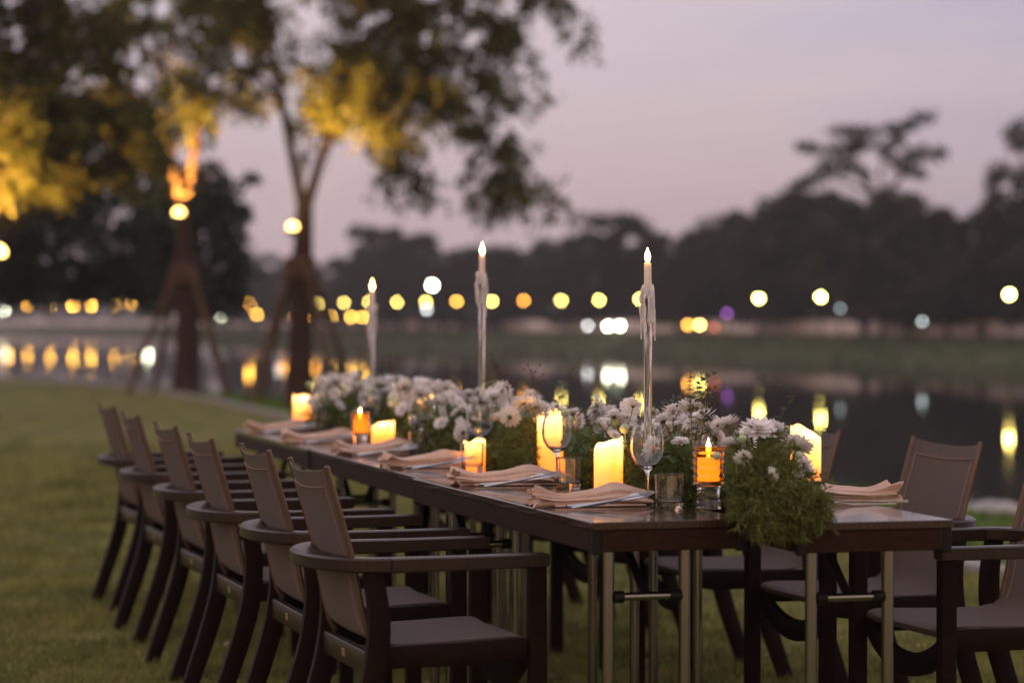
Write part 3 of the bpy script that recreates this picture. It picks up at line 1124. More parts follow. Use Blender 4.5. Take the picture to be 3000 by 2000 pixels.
row = [(730, 698, 178, YEL, 13), (790, 695, 172, YEL, 15), (848, 694, 168, YEL, 14), (912, 694, 166, YEL, 15), (978, 693, 162, YEL, 17), (1049, 692, 158, AMB, 15), (1130, 692, 155, YEL, 18),
       (1203, 690, 152, ORG, 13), (1289, 690, 149, YEL, 18), (1376, 689, 147, YEL, 20), (1470, 687, 143, YEL, 24), (1743, 685, 125, YEL, 40), (1885, 682, 118, YEL, 40), (2318, 676, 96, YEL, 44)]
for k, (px, py, D, c, s) in enumerate(row):
    cn_ = {YEL: "round yellow", AMB: "round amber", ORG: "round deep orange"}[c]
    far_lamp("post_lamp", px, py, D, c, s * 2.6, .095, f"{cn_} lamp on the far bank, {ORD[k]} from the left in the upper row", "row of post lamps on the far bank")
low = [(590, 722, 214, AMB, 22), (650, 724, 210, ORG, 20), (725, 728, 200, ORG, 15), (760, 727, 192, AMB, 17), (806, 728, 186, AMB, 20), (833, 728, 183, AMB, 20)]
for k, (px, py, D, c, s) in enumerate(low):
    far_lamp("post_lamp", px, py, D, c, s * 2.4, .105, f"small low orange lamp across the lake, {ORD[k]} from the left behind the forked tree", "low orange lamps across the lake")
left = [(20, 703, 408, 34), (63, 703, 407, 30), (115, 702, 406, 34), (168, 702, 404, 48), (209, 702, 403, 44), (262, 702, 398, 36), (303, 701, 390, 38), (530, 715, 245, 22), (572, 700, 235, 18)]
for k, (px, py, D, s) in enumerate(left):
    far_lamp("post_lamp", px, py, D, (1.0, .47, .06), s * 3.6, .16, f"faint orange lamp on the left bank, {ORD[k]} from the picture's left edge", "orange lamps on the left bank", ground=.5)
spec = [(993, 655, 150, WHT, 34, .22, "large white lamp standing higher than the yellow row", True),
        (980, 710, 150, (.8, .82, .85), 7, .16, "dim white lamp just below the fifth yellow lamp", True),
        (1350, 748, 150, (.9, .9, .9), 7, .15, "dim white floodlight low behind the far wall, left of the bright pair", False),
        (1397, 749, 146, WHT, 26, .17, "bright white floodlight low on the far bank, left of a pair", False),
        (1424, 748, 146, WHT, 26, .17, "bright white floodlight low on the far bank, right of a pair", False),
        (1580, 746, 130, ORG, 15, .14, "low orange light on the far bank right of the tallest taper candle", False),
        (1607, 746, 130, YEL, 22, .14, "low yellow light on the far bank beside a low orange one", False),
        (1640, 752, 128, (1.0, .2, .08), 2.2, .14, "dim red light low on the far bank", False),
        (1670, 720, 128, PUR, 4, .13, "small purple light on the far bank", True),
        (1930, 708, 116, (.5, .6, .6), 3.0, .11, "faint grey lamp among the dark trees right of centre", True),
        (2118, 738, 108, (.7, .8, .8), 5, .10, "faint pale lamp in front of the far wall", True),
        (10, 712, 400, WHT, 30, .26, "white lamp across the lake at the left edge", True),
        (340, 712, 370, WHT, 60, .26, "bright white lamp across the lake hidden by the dark trees", True),
        (507, 726, 236, WHT, 18, .18, "white lamp across the lake just left of the orange pair", True),
        (545, 726, 226, (.9, .9, .85), 12, .18, "second white lamp left of the low orange lamps", True),
        (640, 722, 205, (.8, .85, .85), 8, .17, "pale white lamp across the lake beside the forked tree trunk", True)]
for px, py, D, c, s, r_, lb_, po in spec:
    far_lamp("bank_light", px, py, D, c, s * 2.2, r_ * .66, lb_, "scattered lights on the far bank", "light", post=po)

# ================================================================== tables
TW, TL, TH = .40, 1.695, .75


def make_table():
    root = empty("folding_table")
    b = MB()
    b.box((TW / 2, TL / 2, TH - .010), (TW, TL, .020), bev=.002)
    b.build("table_top", M_table, root, angle=20)
    ah, az = .052, TH - .020 - .0265
    for (cx, cy, sx, sy) in ((TW / 2, .012, TW - .050, .018), (TW / 2, TL - .012, TW - .050, .018), (.012, TL / 2, .018, TL - .050), (TW - .012, TL / 2, .018, TL - .050)):
        b = MB()
        b.box((cx, cy, az), (sx, sy, ah), bev=.002)
        b.build("apron_board", M_apron, root, angle=20)
    for cx in (.014, TW - .014):
        for cy_ in (.014, TL - .014):
            b = MB()
            b.box((cx, cy_, az - .002), (.0235, .0235, ah + .008), bev=.003)
            b.build("corner_bracket", M_black, root, angle=20)
    for cy_, s in ((.13, 1), (TL - .13, -1)):
        for cx in (.085, .285):
            b = MB()
            b.lathe([(.0150, .012), (.0150, .705)], 14, (cx, cy_, 0))
            lg = b.build("leg", M_chrome, root)
            b = MB()
            b.lathe([(.0185, 0.0), (.0185, .035), (.016, .04)], 12, (cx, cy_, 0))
            b.build("foot_cap", M_black, lg)
        b = MB()
        b.tube([(.122, cy_, .555), (.248, cy_, .555)], .0105, 12)
        br = b.build("cross_bar", M_chrome, root)
        for xa, xb_ in ((.098, .124), (.246, .272)):
            b = MB()
            b.tube([(xa, cy_, .555), (xb_, cy_, .555)], .0155, 12)
            b.build("end_sleeve", M_black, br)
        b = MB()
        b.sweep_rect([(.185, cy_ + .012 * s, .56), (.185, cy_ + .22 * s, .715)], .022, .008, (1, 0, 0))
        b.build("folding_brace", M_black, root)
    return root


tabs = [("L", (.191, 5.75), 17.0, "near left folding table, its corner closest to the camera"), ("L", (-.287, 7.40), 16.0, "middle folding table of the left line, under the third and fourth napkins"),
        ("L", (-.764, 9.055), 15.8, "far folding table of the left line, beside the farthest chairs"), ("R", (.678, 5.73), 14.5, "near right folding table under the tall pillar candle and hanging greenery"),
        ("R", (.205, 7.375), 16.0, "middle folding table of the lake side line, behind the flowers"), ("R", (-.27, 9.03), 15.8, "far folding table of the lake side line, behind the far flowers")]
T0 = make_table()
for k, (sd, (x, y), a, lb_) in enumerate(tabs):
    o = T0 if k == 0 else copy_tree(T0)
    o.location = (x, y, 0)
    o.rotation_euler = (0, 0, R(a))
    tag(o, lb_, "table", "folding tables joined into one long table")


def W(u, v):
    return (.191 - .279 * u + .96 * v, 5.75 + .96 * u + .279 * v)


AX = R(16.2)


# ================================================================== chairs
def make_chair():
    root = empty("dining_armchair")
    for s in (-1, 1):
        b = MB()
        b.sweep_rect([(.258, s * .247, 0), (.257, s * .247, .3), (.256, s * .247, .613)], .034, .044, (0, 1, 0))
        b.build("leg", M_wood, root)
        b = MB()
        zs = [(0, -.282, .233), (.10, -.247, .236), (.22, -.205, .239), (.34, -.170, .242), (.44, -.155, .244), (.52, -.155, .246), (.613, -.170, .247)]
        pth = limb_pts([(x, s * y, z) for z, x, y in zs], 3)
        b.sweep_rect(pth, .032, [.046 + .010 * math.sin(math.pi * k / (len(pth) - 1)) for k in range(len(pth))], (0, 1, 0))
        b.build("leg", M_wood, root)
        b = MB()
        b.sweep_rect([(.283, s * .249, .6305), (.275, s * .249, .6315), (.08, s * .249, .630), (-.128, s * .2505, .630)], [.046, .05, .05, .056], [.030, .034, .034, .036], (0, 1, 0))
        b.build("armrest", M_arm, root)
        b = MB()
        pr = [(-.150, .400), (-.05, .401), (.08, .401), (.18, .403), (.2325, .406)]
        b.sweep_rect([(x, s * .226, z) for x, z in pr], .024, [.055, .056, .058, .060, .052], (0, 1, 0))
        b.build("side_rail", M_wood, root)
        b = MB()
        b.tube([(-.150, s * .204, .415), (-.168, s * .204, .450), (-.185, s * .203, .52), (-.212, s * .201, .66), (-.274, s * .199, .872)], .0075, 8)
        b.build("backrest_rod", M_rod, root)
    # wrap-around back rail
    b = MB()
    rings = []
    for k in range(25):
        a = math.pi * k / 24
        c, s = math.cos(a), math.sin(a)
        xo, yo = -.130 - .180 * s, .2785 * c
        xi, yi = -.130 - .108 * s, .2225 * c
        z0, z1 = .612, .648
        e = .005
        dx, dy = (xo - xi) * .1, (yo - yi) * .1
        rings.append([(xo, yo, z0 + e), (xo, yo, z1 - e), (xo - dx, yo - dy, z1), (xi + dx, yi + dy, z1), (xi, yi, z1 - e), (xi, yi, z0 + e), (xi + dx, yi + dy, z0), (xo - dx, yo - dy, z0)])
    b.loft(rings[::-1])
    b.build("back_rail", M_arm, root)
    # front rail: a board bowed downwards, with a gap under the fabric
    b = MB()
    pth = []
    hs = []
    for k in range(17):
        y = -.214 + .428 * k / 16
        d = 1 - (y / .214) ** 2
        pth.append((.235 + .0 * d, y, .400 - .085 * d ** .8))
        hs.append(.050 + .012 * d)
    b.sweep_rect(pth, .024, hs, (1, 0, 0))
    b.build("front_rail", M_wood, root)
    b = MB()
    b.sweep_rect([(-.168, -.226, .385), (-.168, .226, .385)], .022, .058, (1, 0, 0))
    rr = b.build("rear_rail", M_arm, root)
    b = MB()
    b.box((-.1805, 0, .386), (.003, .030, .020), bev=.001)
    pl = b.build("label_plate", M_plate, rr)

    # sling: seat and back
    def sheet(prof, wfun, dip, thick=.004, ny=13, sag=0.0):
        P = limb_pts([(x, 0, z) for x, z in prof], 5)
        n_ = len(P)
        b_ = MB()
        top, bot = [], []
        for k, q in enumerate(P):
            t_ = (P[min(k + 1, n_ - 1)] - P[max(k - 1, 0)]).normalized()
            nr = Vector((-t_.z, 0, t_.x))
            if nr.z < 0 and abs(nr.z) > .3:
                nr = -nr
            rt, rb_ = [], []
            for j in range(ny):
                s_ = -1 + 2 * j / (ny - 1)
                dd = dip(k / (n_ - 1)) * (1 - s_ * s_)
                tt = k / (n_ - 1)
                c = Vector((q.x, s_ * wfun(tt), q.z - sag * (1 - s_ * s_) * (1 - tt) ** 6)) - nr * dd
                rt.append(c + nr * thick / 2)
                rb_.append(c - nr * thick / 2)
            top.append(rt)
            bot.append(rb_)
        rings_ = [rt + rb_[::-1] for rt, rb_ in zip(top, bot)]
        b_.loft(rings_)
        b_.top, b_.bot = top, bot
        return b_

    seat = sheet([(.232, .405), (.246, .418), (.240, .431), (.20, .436), (.05, .431), (-.08, .428), (-.140, .436)], lambda t_: .213, lambda t_: .010 * math.sin(math.pi * t_))
    seat.build("seat", M_fabric, root, angle=60)
    bk = sheet([(-.145, .437), (-.168, .458), (-.187, .52), (-.213, .66), (-.274, .866)][::-1], lambda t_: .207 - .006 * (1 - t_), lambda t_: .014 * (1 - t_) + .004, sag=.010)
    bo = bk.build("backrest", M_fabric, root, angle=60)
    for face, sg in ((bk.top, 1), (bk.bot, -1)):
        h = MB()
        nr_ = len(face)
        for j in (1, 11):
            h.sweep_rect([face[k][j] + Vector((.0016 * sg, 0, 0)) for k in range(1, nr_ - 4, 2)], .0036, .0018, (0, 1, 0))
        h.sweep_rect([face[1][j] + Vector((.0018 * sg, 0, 0)) for j in range(1, 12)], .0018, .0036, (0, 0, 1))
        st_ = h.build("stitching", M_hem, bo)
        st_["kind"] = "stuff"

    return root


CH0 = make_chair()
Lc = [(-.258, 6.212), (-.470, 6.948), (-.717, 7.651), (-.953, 8.53), (-1.228, 9.496), (-1.487, 10.497)]
Rc = [(1.28, 6.53), (1.06, 7.23), (.745, 7.98), (.49, 8.80), (.22, 9.65), (-.06, 10.55)]
lab_l = ["brown sling armchair closest to the camera at the left side of the table", "second brown sling armchair from the camera in the left row", "third brown sling armchair from the camera in the left row",
         "fourth brown sling armchair from the camera in the left row", "fifth brown sling armchair from the camera in the left row", "farthest brown sling armchair of the left row"]
lab_r = ["brown sling armchair closest to the camera on the lake side, cut by the frame", "lake side armchair with its whole backrest showing beside the tabletop", "lake side armchair whose backrest tip shows behind the tall pillar candle",
         "fourth lake side armchair, seen only under the tables", "fifth lake side armchair, seen only under the tables", "farthest lake side armchair, seen only under the tables"]
rots = [18.2, 17.2, 17.8, 18.6, 18.0, 18.8]
for k, (x, y) in enumerate(Lc):
    o = CH0 if k == 0 else copy_tree(CH0)
    o.location = (x, y, 0)
    o.rotation_euler = (0, 0, R(rots[k]))
    tag(o, lab_l[k], "armchair", "armchairs along the long table")
for k, (x, y) in enumerate(Rc):
    o = copy_tree(CH0)
    o.location = (x, y, 0)
    o.rotation_euler = (0, 0, R(180 + 19 + [0, 1, -1, .5, 0, 1][k]))
    tag(o, lab_r[k], "armchair", "armchairs along the long table")


# ================================================================== table settings
def make_napkin(seed, L=.30):
    rs = np.random.default_rng(seed)
    b = MB()
    nl, nt_ = 44, 84
    rings = []
    ph = rs.uniform(0, 6.28, 6)
    for k in range(nl):
        t_ = k / (nl - 1)
        # flared, ruffled left end; pinched third; fuller right end
        wx = .046 + .016 * math.exp(-((t_ - .0) / .12) ** 2) - .006 * math.exp(-((t_ - .22) / .1) ** 2) + .010 * math.exp(-((t_ - .80) / .2) ** 2)
        hz = .021 + .006 * math.exp(-(t_ / .10) ** 2) - .003 * math.exp(-((t_ - .25) / .12) ** 2) + .009 * math.exp(-((t_ - .74) / .16) ** 2) - .006 * max(0, t_ - .9) * 8
        x = -.5 * L + L * t_
        ring = []
        for j in range(nt_):
            a = 2 * math.pi * j / nt_
            c, s = math.cos(a), math.sin(a)
            pl = .26 * (.5 - abs(math.sin(2 * a + ph[0] + .9 * t_))) + .34 * (.5 - abs(math.sin(3.5 * a + ph[1] - 1.1 * t_))) + .22 * (.5 - abs(math.sin(6 * a + ph[2] + .8 * t_)))
            fl = 1 + pl * (1.0 + 1.2 * math.exp(-(t_ / .12) ** 2) + .5 * math.exp(-((1 - t_) / .12) ** 2))
            y = wx * c * (1 + .4 * (fl - 1)) + .010 * math.sin(2.6 * t_ + ph[3])
            z = hz * s * fl
            z = hz * .82 + (z if s > 0 else max(z, -hz * .80))
            xe = x + (.010 * math.sin(4 * a + ph[4]) * math.exp(-(t_ / .05) ** 2)) + (.014 * math.sin(3 * a + ph[5]) + .02 * s) * math.exp(-((1 - t_) / .05) ** 2)
            ring.append((xe, y, z))
        rings.append(ring)
    # deep folded ends
    for r0, sgn in ((rings[0], -1), (rings[-1], 1)):
        cx = sum(q[0] for q in r0) / nt_
        cy_ = sum(q[1] for q in r0) / nt_
        cz = sum(q[2] for q in r0) / nt_
        inner = [[(q[0] - sgn * .006 * (1 + (j % 6 > 2)), cy_ + (q[1] - cy_) * .80, cz + (q[2] - cz) * .62) for j, q in enumerate(r0)],
                 [(q[0] - sgn * .030, cy_ + (q[1] - cy_) * .55, cz + (q[2] - cz) * .25) for j, q in enumerate(r0)]]
        if sgn < 0:
            rings = inner[::-1] + rings
        else:
            rings = rings + inner
    b.loft(rings)
    # flat under-fold lying on the table
    b.box((.02, -.030, .0035), (L * .80, .055, .005), Matrix.Rotation(R(-3), 4, 'Z'), bev=.002)
    return b


def make_fork():
    b = MB()
    L = [(-.11, .003), (-.05, .0045), (.02, .0055), (.045, .010), (.06, .013), (.075, .0125)]
    b.sweep_rect([(x, 0, z) for x, z in L], [.013, .010, .006, .008, .020, .022], [.003, .0035, .0045, .003, .0022, .002], (0, 1, 0))
    for k in range(4):
        y = -.009 + .006 * k
        b.sweep_rect([(.074, y, .0125), (.092, y, .010), (.112, y, .0125)], [.0034, .003, .0018], .0018, (0, 1, 0))
    return b


def make_knife():
    b = MB()
    b.sweep_rect([(-.12, 0, .006), (-.06, 0, .006), (-.015, 0, .006)], [.013, .015, .011], [.007, .008, .006], (0, 1, 0))
    b.sweep_rect([(-.015, 0, .006), (.01, .001, .0095), (.07, .002, .012), (.10, .0, .0155), (.115, -.003, .018)], [.010, .016, .019, .014, .004], [.004, .002, .0018, .0016, .001], (0, 1, 0))
    return b


def put(o, u, v, z=TH, rz=0.0):
    x, y = W(u, v)
    o.location = (x, y, z)
    o.rotation_euler = (0, 0, AX + rz)
    return o


SETU = [.50, 1.33, 2.20, 2.98, 3.90, 4.80]
whoL = ["in front of the nearest left chair", "in front of the second left chair", "in front of the third left chair", "in front of the fourth left chair", "in front of the fifth left chair", "at the far end of the left side"]
fork0 = knife0 = None
for k, u in enumerate(SETU):
    nb_ = make_napkin(50 + k)
    o = nb_.build("napkin", M_napkin, angle=80)
    put(o, u, .155 + .01 * (k % 2), TH, R([-4, -2, 3, 0, -3, 2][k]))
    tag(o, "gathered blush pink napkin " + whoL[k], "napkin", "napkins laid at the left places")
    o = make_fork().build("fork", M_steel) if fork0 is None else fork0.copy()
    if fork0 is None:
        fork0 = o
    else:
        col.objects.link(o)
    put(o, u - .125, .175, TH + .012, R(3 + 2 * (k % 3)))
    o.rotation_euler[1] = R(-6.5)
    o.rotation_euler[0] = R(16)
    o.location[2] += .004
    tag(o, "silver fork beside the napkin " + whoL[k], "fork", "cutlery at the left places")
    o = make_knife().build("knife", M_steel) if knife0 is None else knife0.copy()
    if knife0 is None:
        knife0 = o
    else:
        col.objects.link(o)
    put(o, u - .095, .180, TH + .004, R(5 - 2 * (k % 3)))
    o.rotation_euler[1] = R(-3)
    o.rotation_euler[0] = R(10)
    o.location[2] += .004
    tag(o, "silver knife beside the napkin " + whoL[k], "knife", "cutlery at the left places")
o = make_napkin(71, .30).build("napkin", M_napkin, angle=80)
put(o, .46, .845, TH, R(176))
tag(o, "peach napkin on the lake side place next to the tall pillar candle", "napkin")
o = fork0.copy()
col.objects.link(o)
put(o, .29, .82, TH, R(186))
tag(o, "silver fork beside the peach napkin on the lake side", "fork")
o = knife0.copy()
col.objects.link(o)
put(o, .34, .86, TH, R(178))
tag(o, "silver knife beside the peach napkin on the lake side", "knife")


# ---- glasses
def wine_glass():
    b = MB()
    outer = [(.0345, .0), (.0350, .0015), (.030, .003), (.012, .006), (.0048, .012), (.0040, .03), (.0040, .075), (.0060, .086), (.014, .093), (.030, .106), (.0415, .125), (.0455, .145), (.0440, .170), (.0395, .192), (.0365, .2055)]
    inner = [(.0355, .2055), (.0385, .192), (.0430, .170), (.0445, .145), (.0405, .126), (.0290, .108), (.013, .0965), (.001, .094)]
    b.lathe(outer + inner, 32)
    return b


def tumbler():
    b = MB()
    outer = [(.0325, 0), (.0335, 0), (.0344, .0012), (.0346, .004), (.0360, .03), (.0373, .06), (.0383, .0835), (.0384, .0850), (.0380, .0862), (.0376, .0866)]
    inner = [(.0372, .0862), (.0368, .0850), (.0367, .0835), (.0357, .06), (.0344, .03), (.0334, .017), (.0326, .0150), (.031, .0138), (.029, .0132), (.012, .013), (.001, .013)]
    b.lathe(outer + inner, 32)
    return b


wg0 = tm0 = None
wpos = [(.50, .315, "standing behind the nearest tumbler"), (1.36, .335, "in front of the tall left pillar candle"), (2.22, .335, "behind the third napkin from the camera"), (3.02, .335, "beside the fourth napkin from the camera"),
        (3.85, .335, "beside the fifth napkin from the camera"), (4.72, .335, "beside the farthest left napkin"),
        (1.30, .70, "on the lake side, behind the nearest flowers"), (2.10, .73, "on the lake side, just left of the tallest taper candle"), (2.92, .72, "on the lake side, above the middle flowers"), (3.75, .70, "on the lake side, fourth from the camera")]
for k, (u, v, t_) in enumerate(wpos):
    if wg0 is None:
        o = wg0 = wine_glass().build("wine_glass", M_glass, angle=60)
    else:
        o = wg0.copy()
        col.objects.link(o)
    put(o, u, v)
    tag(o, "empty stemmed wine glass " + t_, "wine glass", "wine glasses on the long table")
tpos = [(.385, .335, "in front of the nearest wine glass"), (1.165, .31, "between the two tall pillar candles on the left"), (2.02, .255, "in front of the small candle at the third place"), (2.90, .30, "at the fourth place of the left side"),
        (3.70, .29, "at the fifth place of the left side"), (4.55, .29, "at the farthest place of the left side"), (1.12, .70, "on the lake side behind the nearest flowers")]
for k, (u, v, t_) in enumerate(tpos):
    if tm0 is None:
        o = tm0 = tumbler().build("tumbler", M_glass, angle=60)
    else:
        o = tm0.copy()
        col.objects.link(o)
    put(o, u, v)
    tag(o, "clear straight water tumbler " + t_, "tumbler", "water tumblers on the long table")


# ---- pillar candles
def pillar(u, v, r, h, tilt, phase, label, m=None):
    b = MB()
    n_ = 36
    rings = []
    rs = np.random.default_rng(int(1000 * u + 10 * v))
    wob = rs.uniform(0, 6.28, 3)

    def top(a):
        return h - tilt * (1 - math.cos(a - phase)) / 2 + .004 * math.sin(3 * a + wob[0]) + .0025 * math.sin(5 * a + wob[1])
    for fr_, rr in ((0, .985), (.02, 1.0), (.3, 1.0), (.6, 1.0), (.85, 1.0), (.97, .995), (1.0, .97)):
        rings.append([(math.cos(a) * r * rr, math.sin(a) * r * rr, top(a) * fr_) for a in [2 * math.pi * k / n_ for k in range(n_)]])
    for rr, dz in ((.88, -.004), (.80, -.022), (.5, -.030), (.05, -.031)):
        rings.append([(math.cos(a) * r * rr, math.sin(a) * r * rr, top(a) + dz) for a in [2 * math.pi * k / n_ for k in range(n_)]])
    b.loft(rings)
    root = empty("pillar_candle")
    put(root, u, v)
    root.rotation_euler = (0, 0, 0)
    tag(root, label, "candle", "glowing pillar candles on the table")
    b.build("wax", m or M_led, root, angle=60)
    b = MB()
    z0 = top(phase + 1.57) - .03
    b.lathe([(.002, z0 - .002), (.005, z0 + .004), (.0065, z0 + .012), (.004, z0 + .022), (.0005, z0 + .031)], 10)
    b.build("flame", M_tflame, root)
    return root


pillar(1.00, .375, .041, .150, .030, .4, "thick glowing pillar candle with slanted top, nearest on the left side")
pillar(1.90, .480, .041, .195, .030, .5, "tall glowing pillar candle seen through a wine glass")
pillar(.66, .830, .042, .196, .038, 2.6, "tall glowing pillar candle at the lake side by the peach napkin")
pillar(3.49, .305, .044, .100, .022, .3, "short glowing pillar candle at the middle of the left side")
pillar(5.60, .420, .050, .135, .020, 2.5, "glowing pillar candle farthest down the table")
pillar(2.16, .300, .036, .092, .012, .6, "small glowing pillar candle behind a tumbler at the third place")
pillar(4.75, .78, .040, .20, .02, 2.0, "glowing pillar candle on the lake side behind the far flowers")
pillar(3.0, .80, .040, .165, .02, 2.0, "glowing pillar candle on the lake side behind the middle flowers")


def ribbed_holder(u, v, label, s=1.0):
    root = empty("candle_holder")
    put(root, u, v)
    root.scale = (s, s, s)
    tag(root, label, "candle holder", "amber ribbed glass candle holders")
    b = MB()
    outer = []
    for k in range(41):
        z = .062 + .098 * k / 40
        outer.append((.0400 + .0019 * math.cos(2 * math.pi * (z - .062) / .0196), z))
    inner = [(.0352, .1605), (.0345, .159), (.0340, .155), (.0335, .12), (.0335, .075), (.0325, .0715), (.031, .070), (.001, .0695)]
    b.lathe([(.001, .0605), (.034, .061)] + outer + [(.037, .1612)] + inner, 36)
    b.build("amber_cup", M_amber, root, angle=60)
    b = MB()
    b.lathe([(.001, 0.0), (.033, .0005), (.034, .004), (.030, .012), (.0285, .03), (.030, .05), (.033, .0595), (.001, .0600)], 30)
    b.build("clear_foot", M_glass, root, angle=60)
    b = MB()
    b.lathe([(.001, .0705), (.0280, .071), (.0288, .078), (.0288, .126), (.0280, .133), (.024, .135), (.001, .134)], 24)
    tl = b.build("wax", M_tea, root)
    b = MB()
    b.lathe([(.001, .136), (.005, .143), (.0072, .153), (.0052, .165), (.002, .175), (.0004, .180)], 12)
    b.build("flame", M_flame, tl)
    return root


ribbed_holder(.315, .415, "amber ribbed glass tealight holder beside the nearest greenery")
ribbed_holder(3.42, .200, "amber glass tealight holder glowing at the middle of the left side", .85)


# ---- tall tapers
def taper(u, v, z_flame, label, clabel, seed, lean=0.0):
    rs = np.random.default_rng(seed)
    H_ = z_flame - TH
    st = H_ - .135          # top of the glass column
    b = MB()
    prof = [(.001, 0), (.040, 0.0), (.043, .0008), (.0448, .003), (.0445, .006), (.040, .012), (.028, .017), (.018, .022), (.0138, .029), (.0125, .037), (.0117, .05), (.0115, .07), (.0113, st * .3), (.0112, st * .5), (.0113, st * .7), (.0116, st - .06), (.0120, st - .04), (.0132, st - .02), (.0155, st - .010), (.0165, st - .005), (.0165, st - .001), (.0160, st), (.0125, st + .0005), (.0120, st), (.0117, st - .002), (.0117, st - .011), (.0112, st - .0125), (.001, st - .013)]
    o = b.lathe(prof, 20) or b.build("glass_candlestick", M_glass, angle=60)
    put(o, u, v)
    tag(o, label, "candlestick", "tall glass candlesticks in the garland")
    root = empty("taper_candle")
    x, y = W(u, v)
    root.location = (x, y, TH + st - .012)
    root.rotation_euler = (R(rs.uniform(-1.5, 1.5)), R(lean), 0)
    tag(root, clabel, "candle", "white taper candles with dripped wax")
    b = MB()
    L = .112
    b.lathe([(.001, .002), (.0108, .003), (.0112, .03), (.0105, .07), (.0102, L - .008), (.0095, L - .001), (.007, L + .001), (.001, L - .003)], 18)
    b.build("wax_stick", M_wax, root)
    # runs of hardened wax over the candlestick
    b = MB()
    n_ = 26
    rings = []
    for k in range(9):
        z = .052 - .105 * k / 8
        rings.append([(math.cos(a) * rr, math.sin(a) * rr, z) for a, rr in [(2 * math.pi * j / n_, (.0120 if k == 0 else .0165) + .0045 * math.sin(3 * 2 * math.pi * j / n_ + seed + .2 * k) + .002 * math.sin(7 * 2 * math.pi * j / n_ + k)) for j in range(n_)]])
    # open tube with thickness
    inn = [[(q[0] * .86, q[1] * .86, q[2]) for q in r_] for r_ in rings[1:]][::-1]
    b.loft((rings + inn)[::-1], caps=False)
    for k in range(15):
        a = 2 * math.pi * k / 15 + rs.uniform(-.2, .2)
        L2 = rs.uniform(.015, .105)
        rr = .0160 + rs.uniform(-.002, .004)
        zt = -.02 + rs.uniform(0, .04)
        wv_ = rs.normal(0, .0015, 2)
        b.tube([(math.cos(a) * rr, math.sin(a) * rr, zt), (math.cos(a) * rr * 1.08 + wv_[0], math.sin(a) * rr * 1.08, zt - L2 * .4), (math.cos(a) * rr * 1.02, math.sin(a) * rr * 1.02 + wv_[1], zt - L2 * .8), (math.cos(a) * rr * 1.03, math.sin(a) * rr * 1.03, zt - L2)],
               [.0036, .0026, .0018, .0023], 6)
    for k in range(5):
        a = rs.uniform(0, 6.28)
        z = rs.uniform(-.03, .05)
        b.tube([(math.cos(a) * .017, math.sin(a) * .017, z + .01), (math.cos(a) * .023, math.sin(a) * .023, z + .004), (math.cos(a) * .0225, math.sin(a) * .0225, z - .012)], [.004, .003, .0015], 6)
    b.build("wax_drips", M_wax, root)
    b = MB()
    b.tube([(0, 0, L - .004), (.0006, 0, L + .006)], .0009, 5)
    b.build("wick", M_black, root)
    b = MB()
    b.lathe([(.0014, L + .001), (.0060, L + .006), (.0084, L + .014), (.0072, L + .023), (.0034, L + .033), (.0004, L + .042 + .003 * (seed % 3))], 12)
    b.build("flame", M_flame, root)
    return root


taper(.85, .44, 1.425, "tall clear glass candlestick nearest the camera, rising from the garland", "lit white taper candle with wax runs, nearest the camera", 3, -.5)
taper(2.57, .44, 1.490, "tall clear glass candlestick at the middle of the garland", "lit white taper candle with wax runs, middle of three", 4, .4)
taper(4.27, .44, 1.390, "tall clear glass candlestick farthest down the garland", "lit white taper candle with wax runs, farthest of three", 5, .8)


# ================================================================== flower garland
def flower_mesh(seed, r, cup=.35, green=False):
    rs = np.random.default_rng(seed)
    b = MB()
    for ring, (n_, L, el, wd) in enumerate([(15, 1.0, .05 + .15 * cup, .125), (14, .92, .32 + .2 * cup, .12), (12, .78, .62 + .2 * cup, .11), (9, .55, .95, .10), (6, .36, 1.2, .09)]):
        for k in range(n_):
            a = 2 * math.pi * (k + .5 * (ring % 2)) / n_ + rs.uniform(-.08, .08)
            e = el + rs.uniform(-.12, .12)
            l_ = r * L * rs.uniform(.88, 1.08)
            w_ = r * wd * rs.uniform(.85, 1.1)
            ca, sa = math.cos(a), math.sin(a)
            pts_ = []
            for t_, ww, dz in ((.10, .45, 0), (.45, 1.0, .02), (.82, .95, .035), (1.0, .35, .05)):
                rad = l_ * t_ * math.cos(e * (1 - .35 * t_))
                z = l_ * t_ * math.sin(e * (1 - .35 * t_)) + r * .06 * ring
                pts_.append(((ca * rad - sa * w_ * ww, sa * rad + ca * w_ * ww, z + dz * r), (ca * rad + sa * w_ * ww, sa * rad - ca * w_ * ww, z + dz * r)))
            vs = [q for pr_ in pts_ for q in pr_]
            b.add(vs, [(0, 1, 3, 2), (2, 3, 5, 4), (4, 5, 7, 6)], 0)
    b.lathe([(.001, r * .20), (r * .14, r * .22), (r * .17, r * .30), (r * .10, r * .38), (.001, r * .40)], 10, mi=1)
    b.lathe([(.001, -r * .16), (r * .12, -r * .13), (r * .22, -r * .02), (r * .18, r * .05), (.001, r * .06)], 8, mi=2)
    b.tube([(0, 0, -r * .1), (r * .1, 0, -r * .9), (r * .05, r * .1, -r * 1.9)], r * .045, 5, mi=2)
    me = bpy.data.meshes.new("chrysanthemum")
    me.from_pydata(b.v, [], b.f)
    for m in (M_petal, M_yellowc if not green else M_bud, M_dill):
        me.materials.append(m)
    me.polygons.foreach_set("material_index", b.mi)
    me.polygons.foreach_set("use_smooth", [True] * len(me.polygons))
    me.update()
    return me


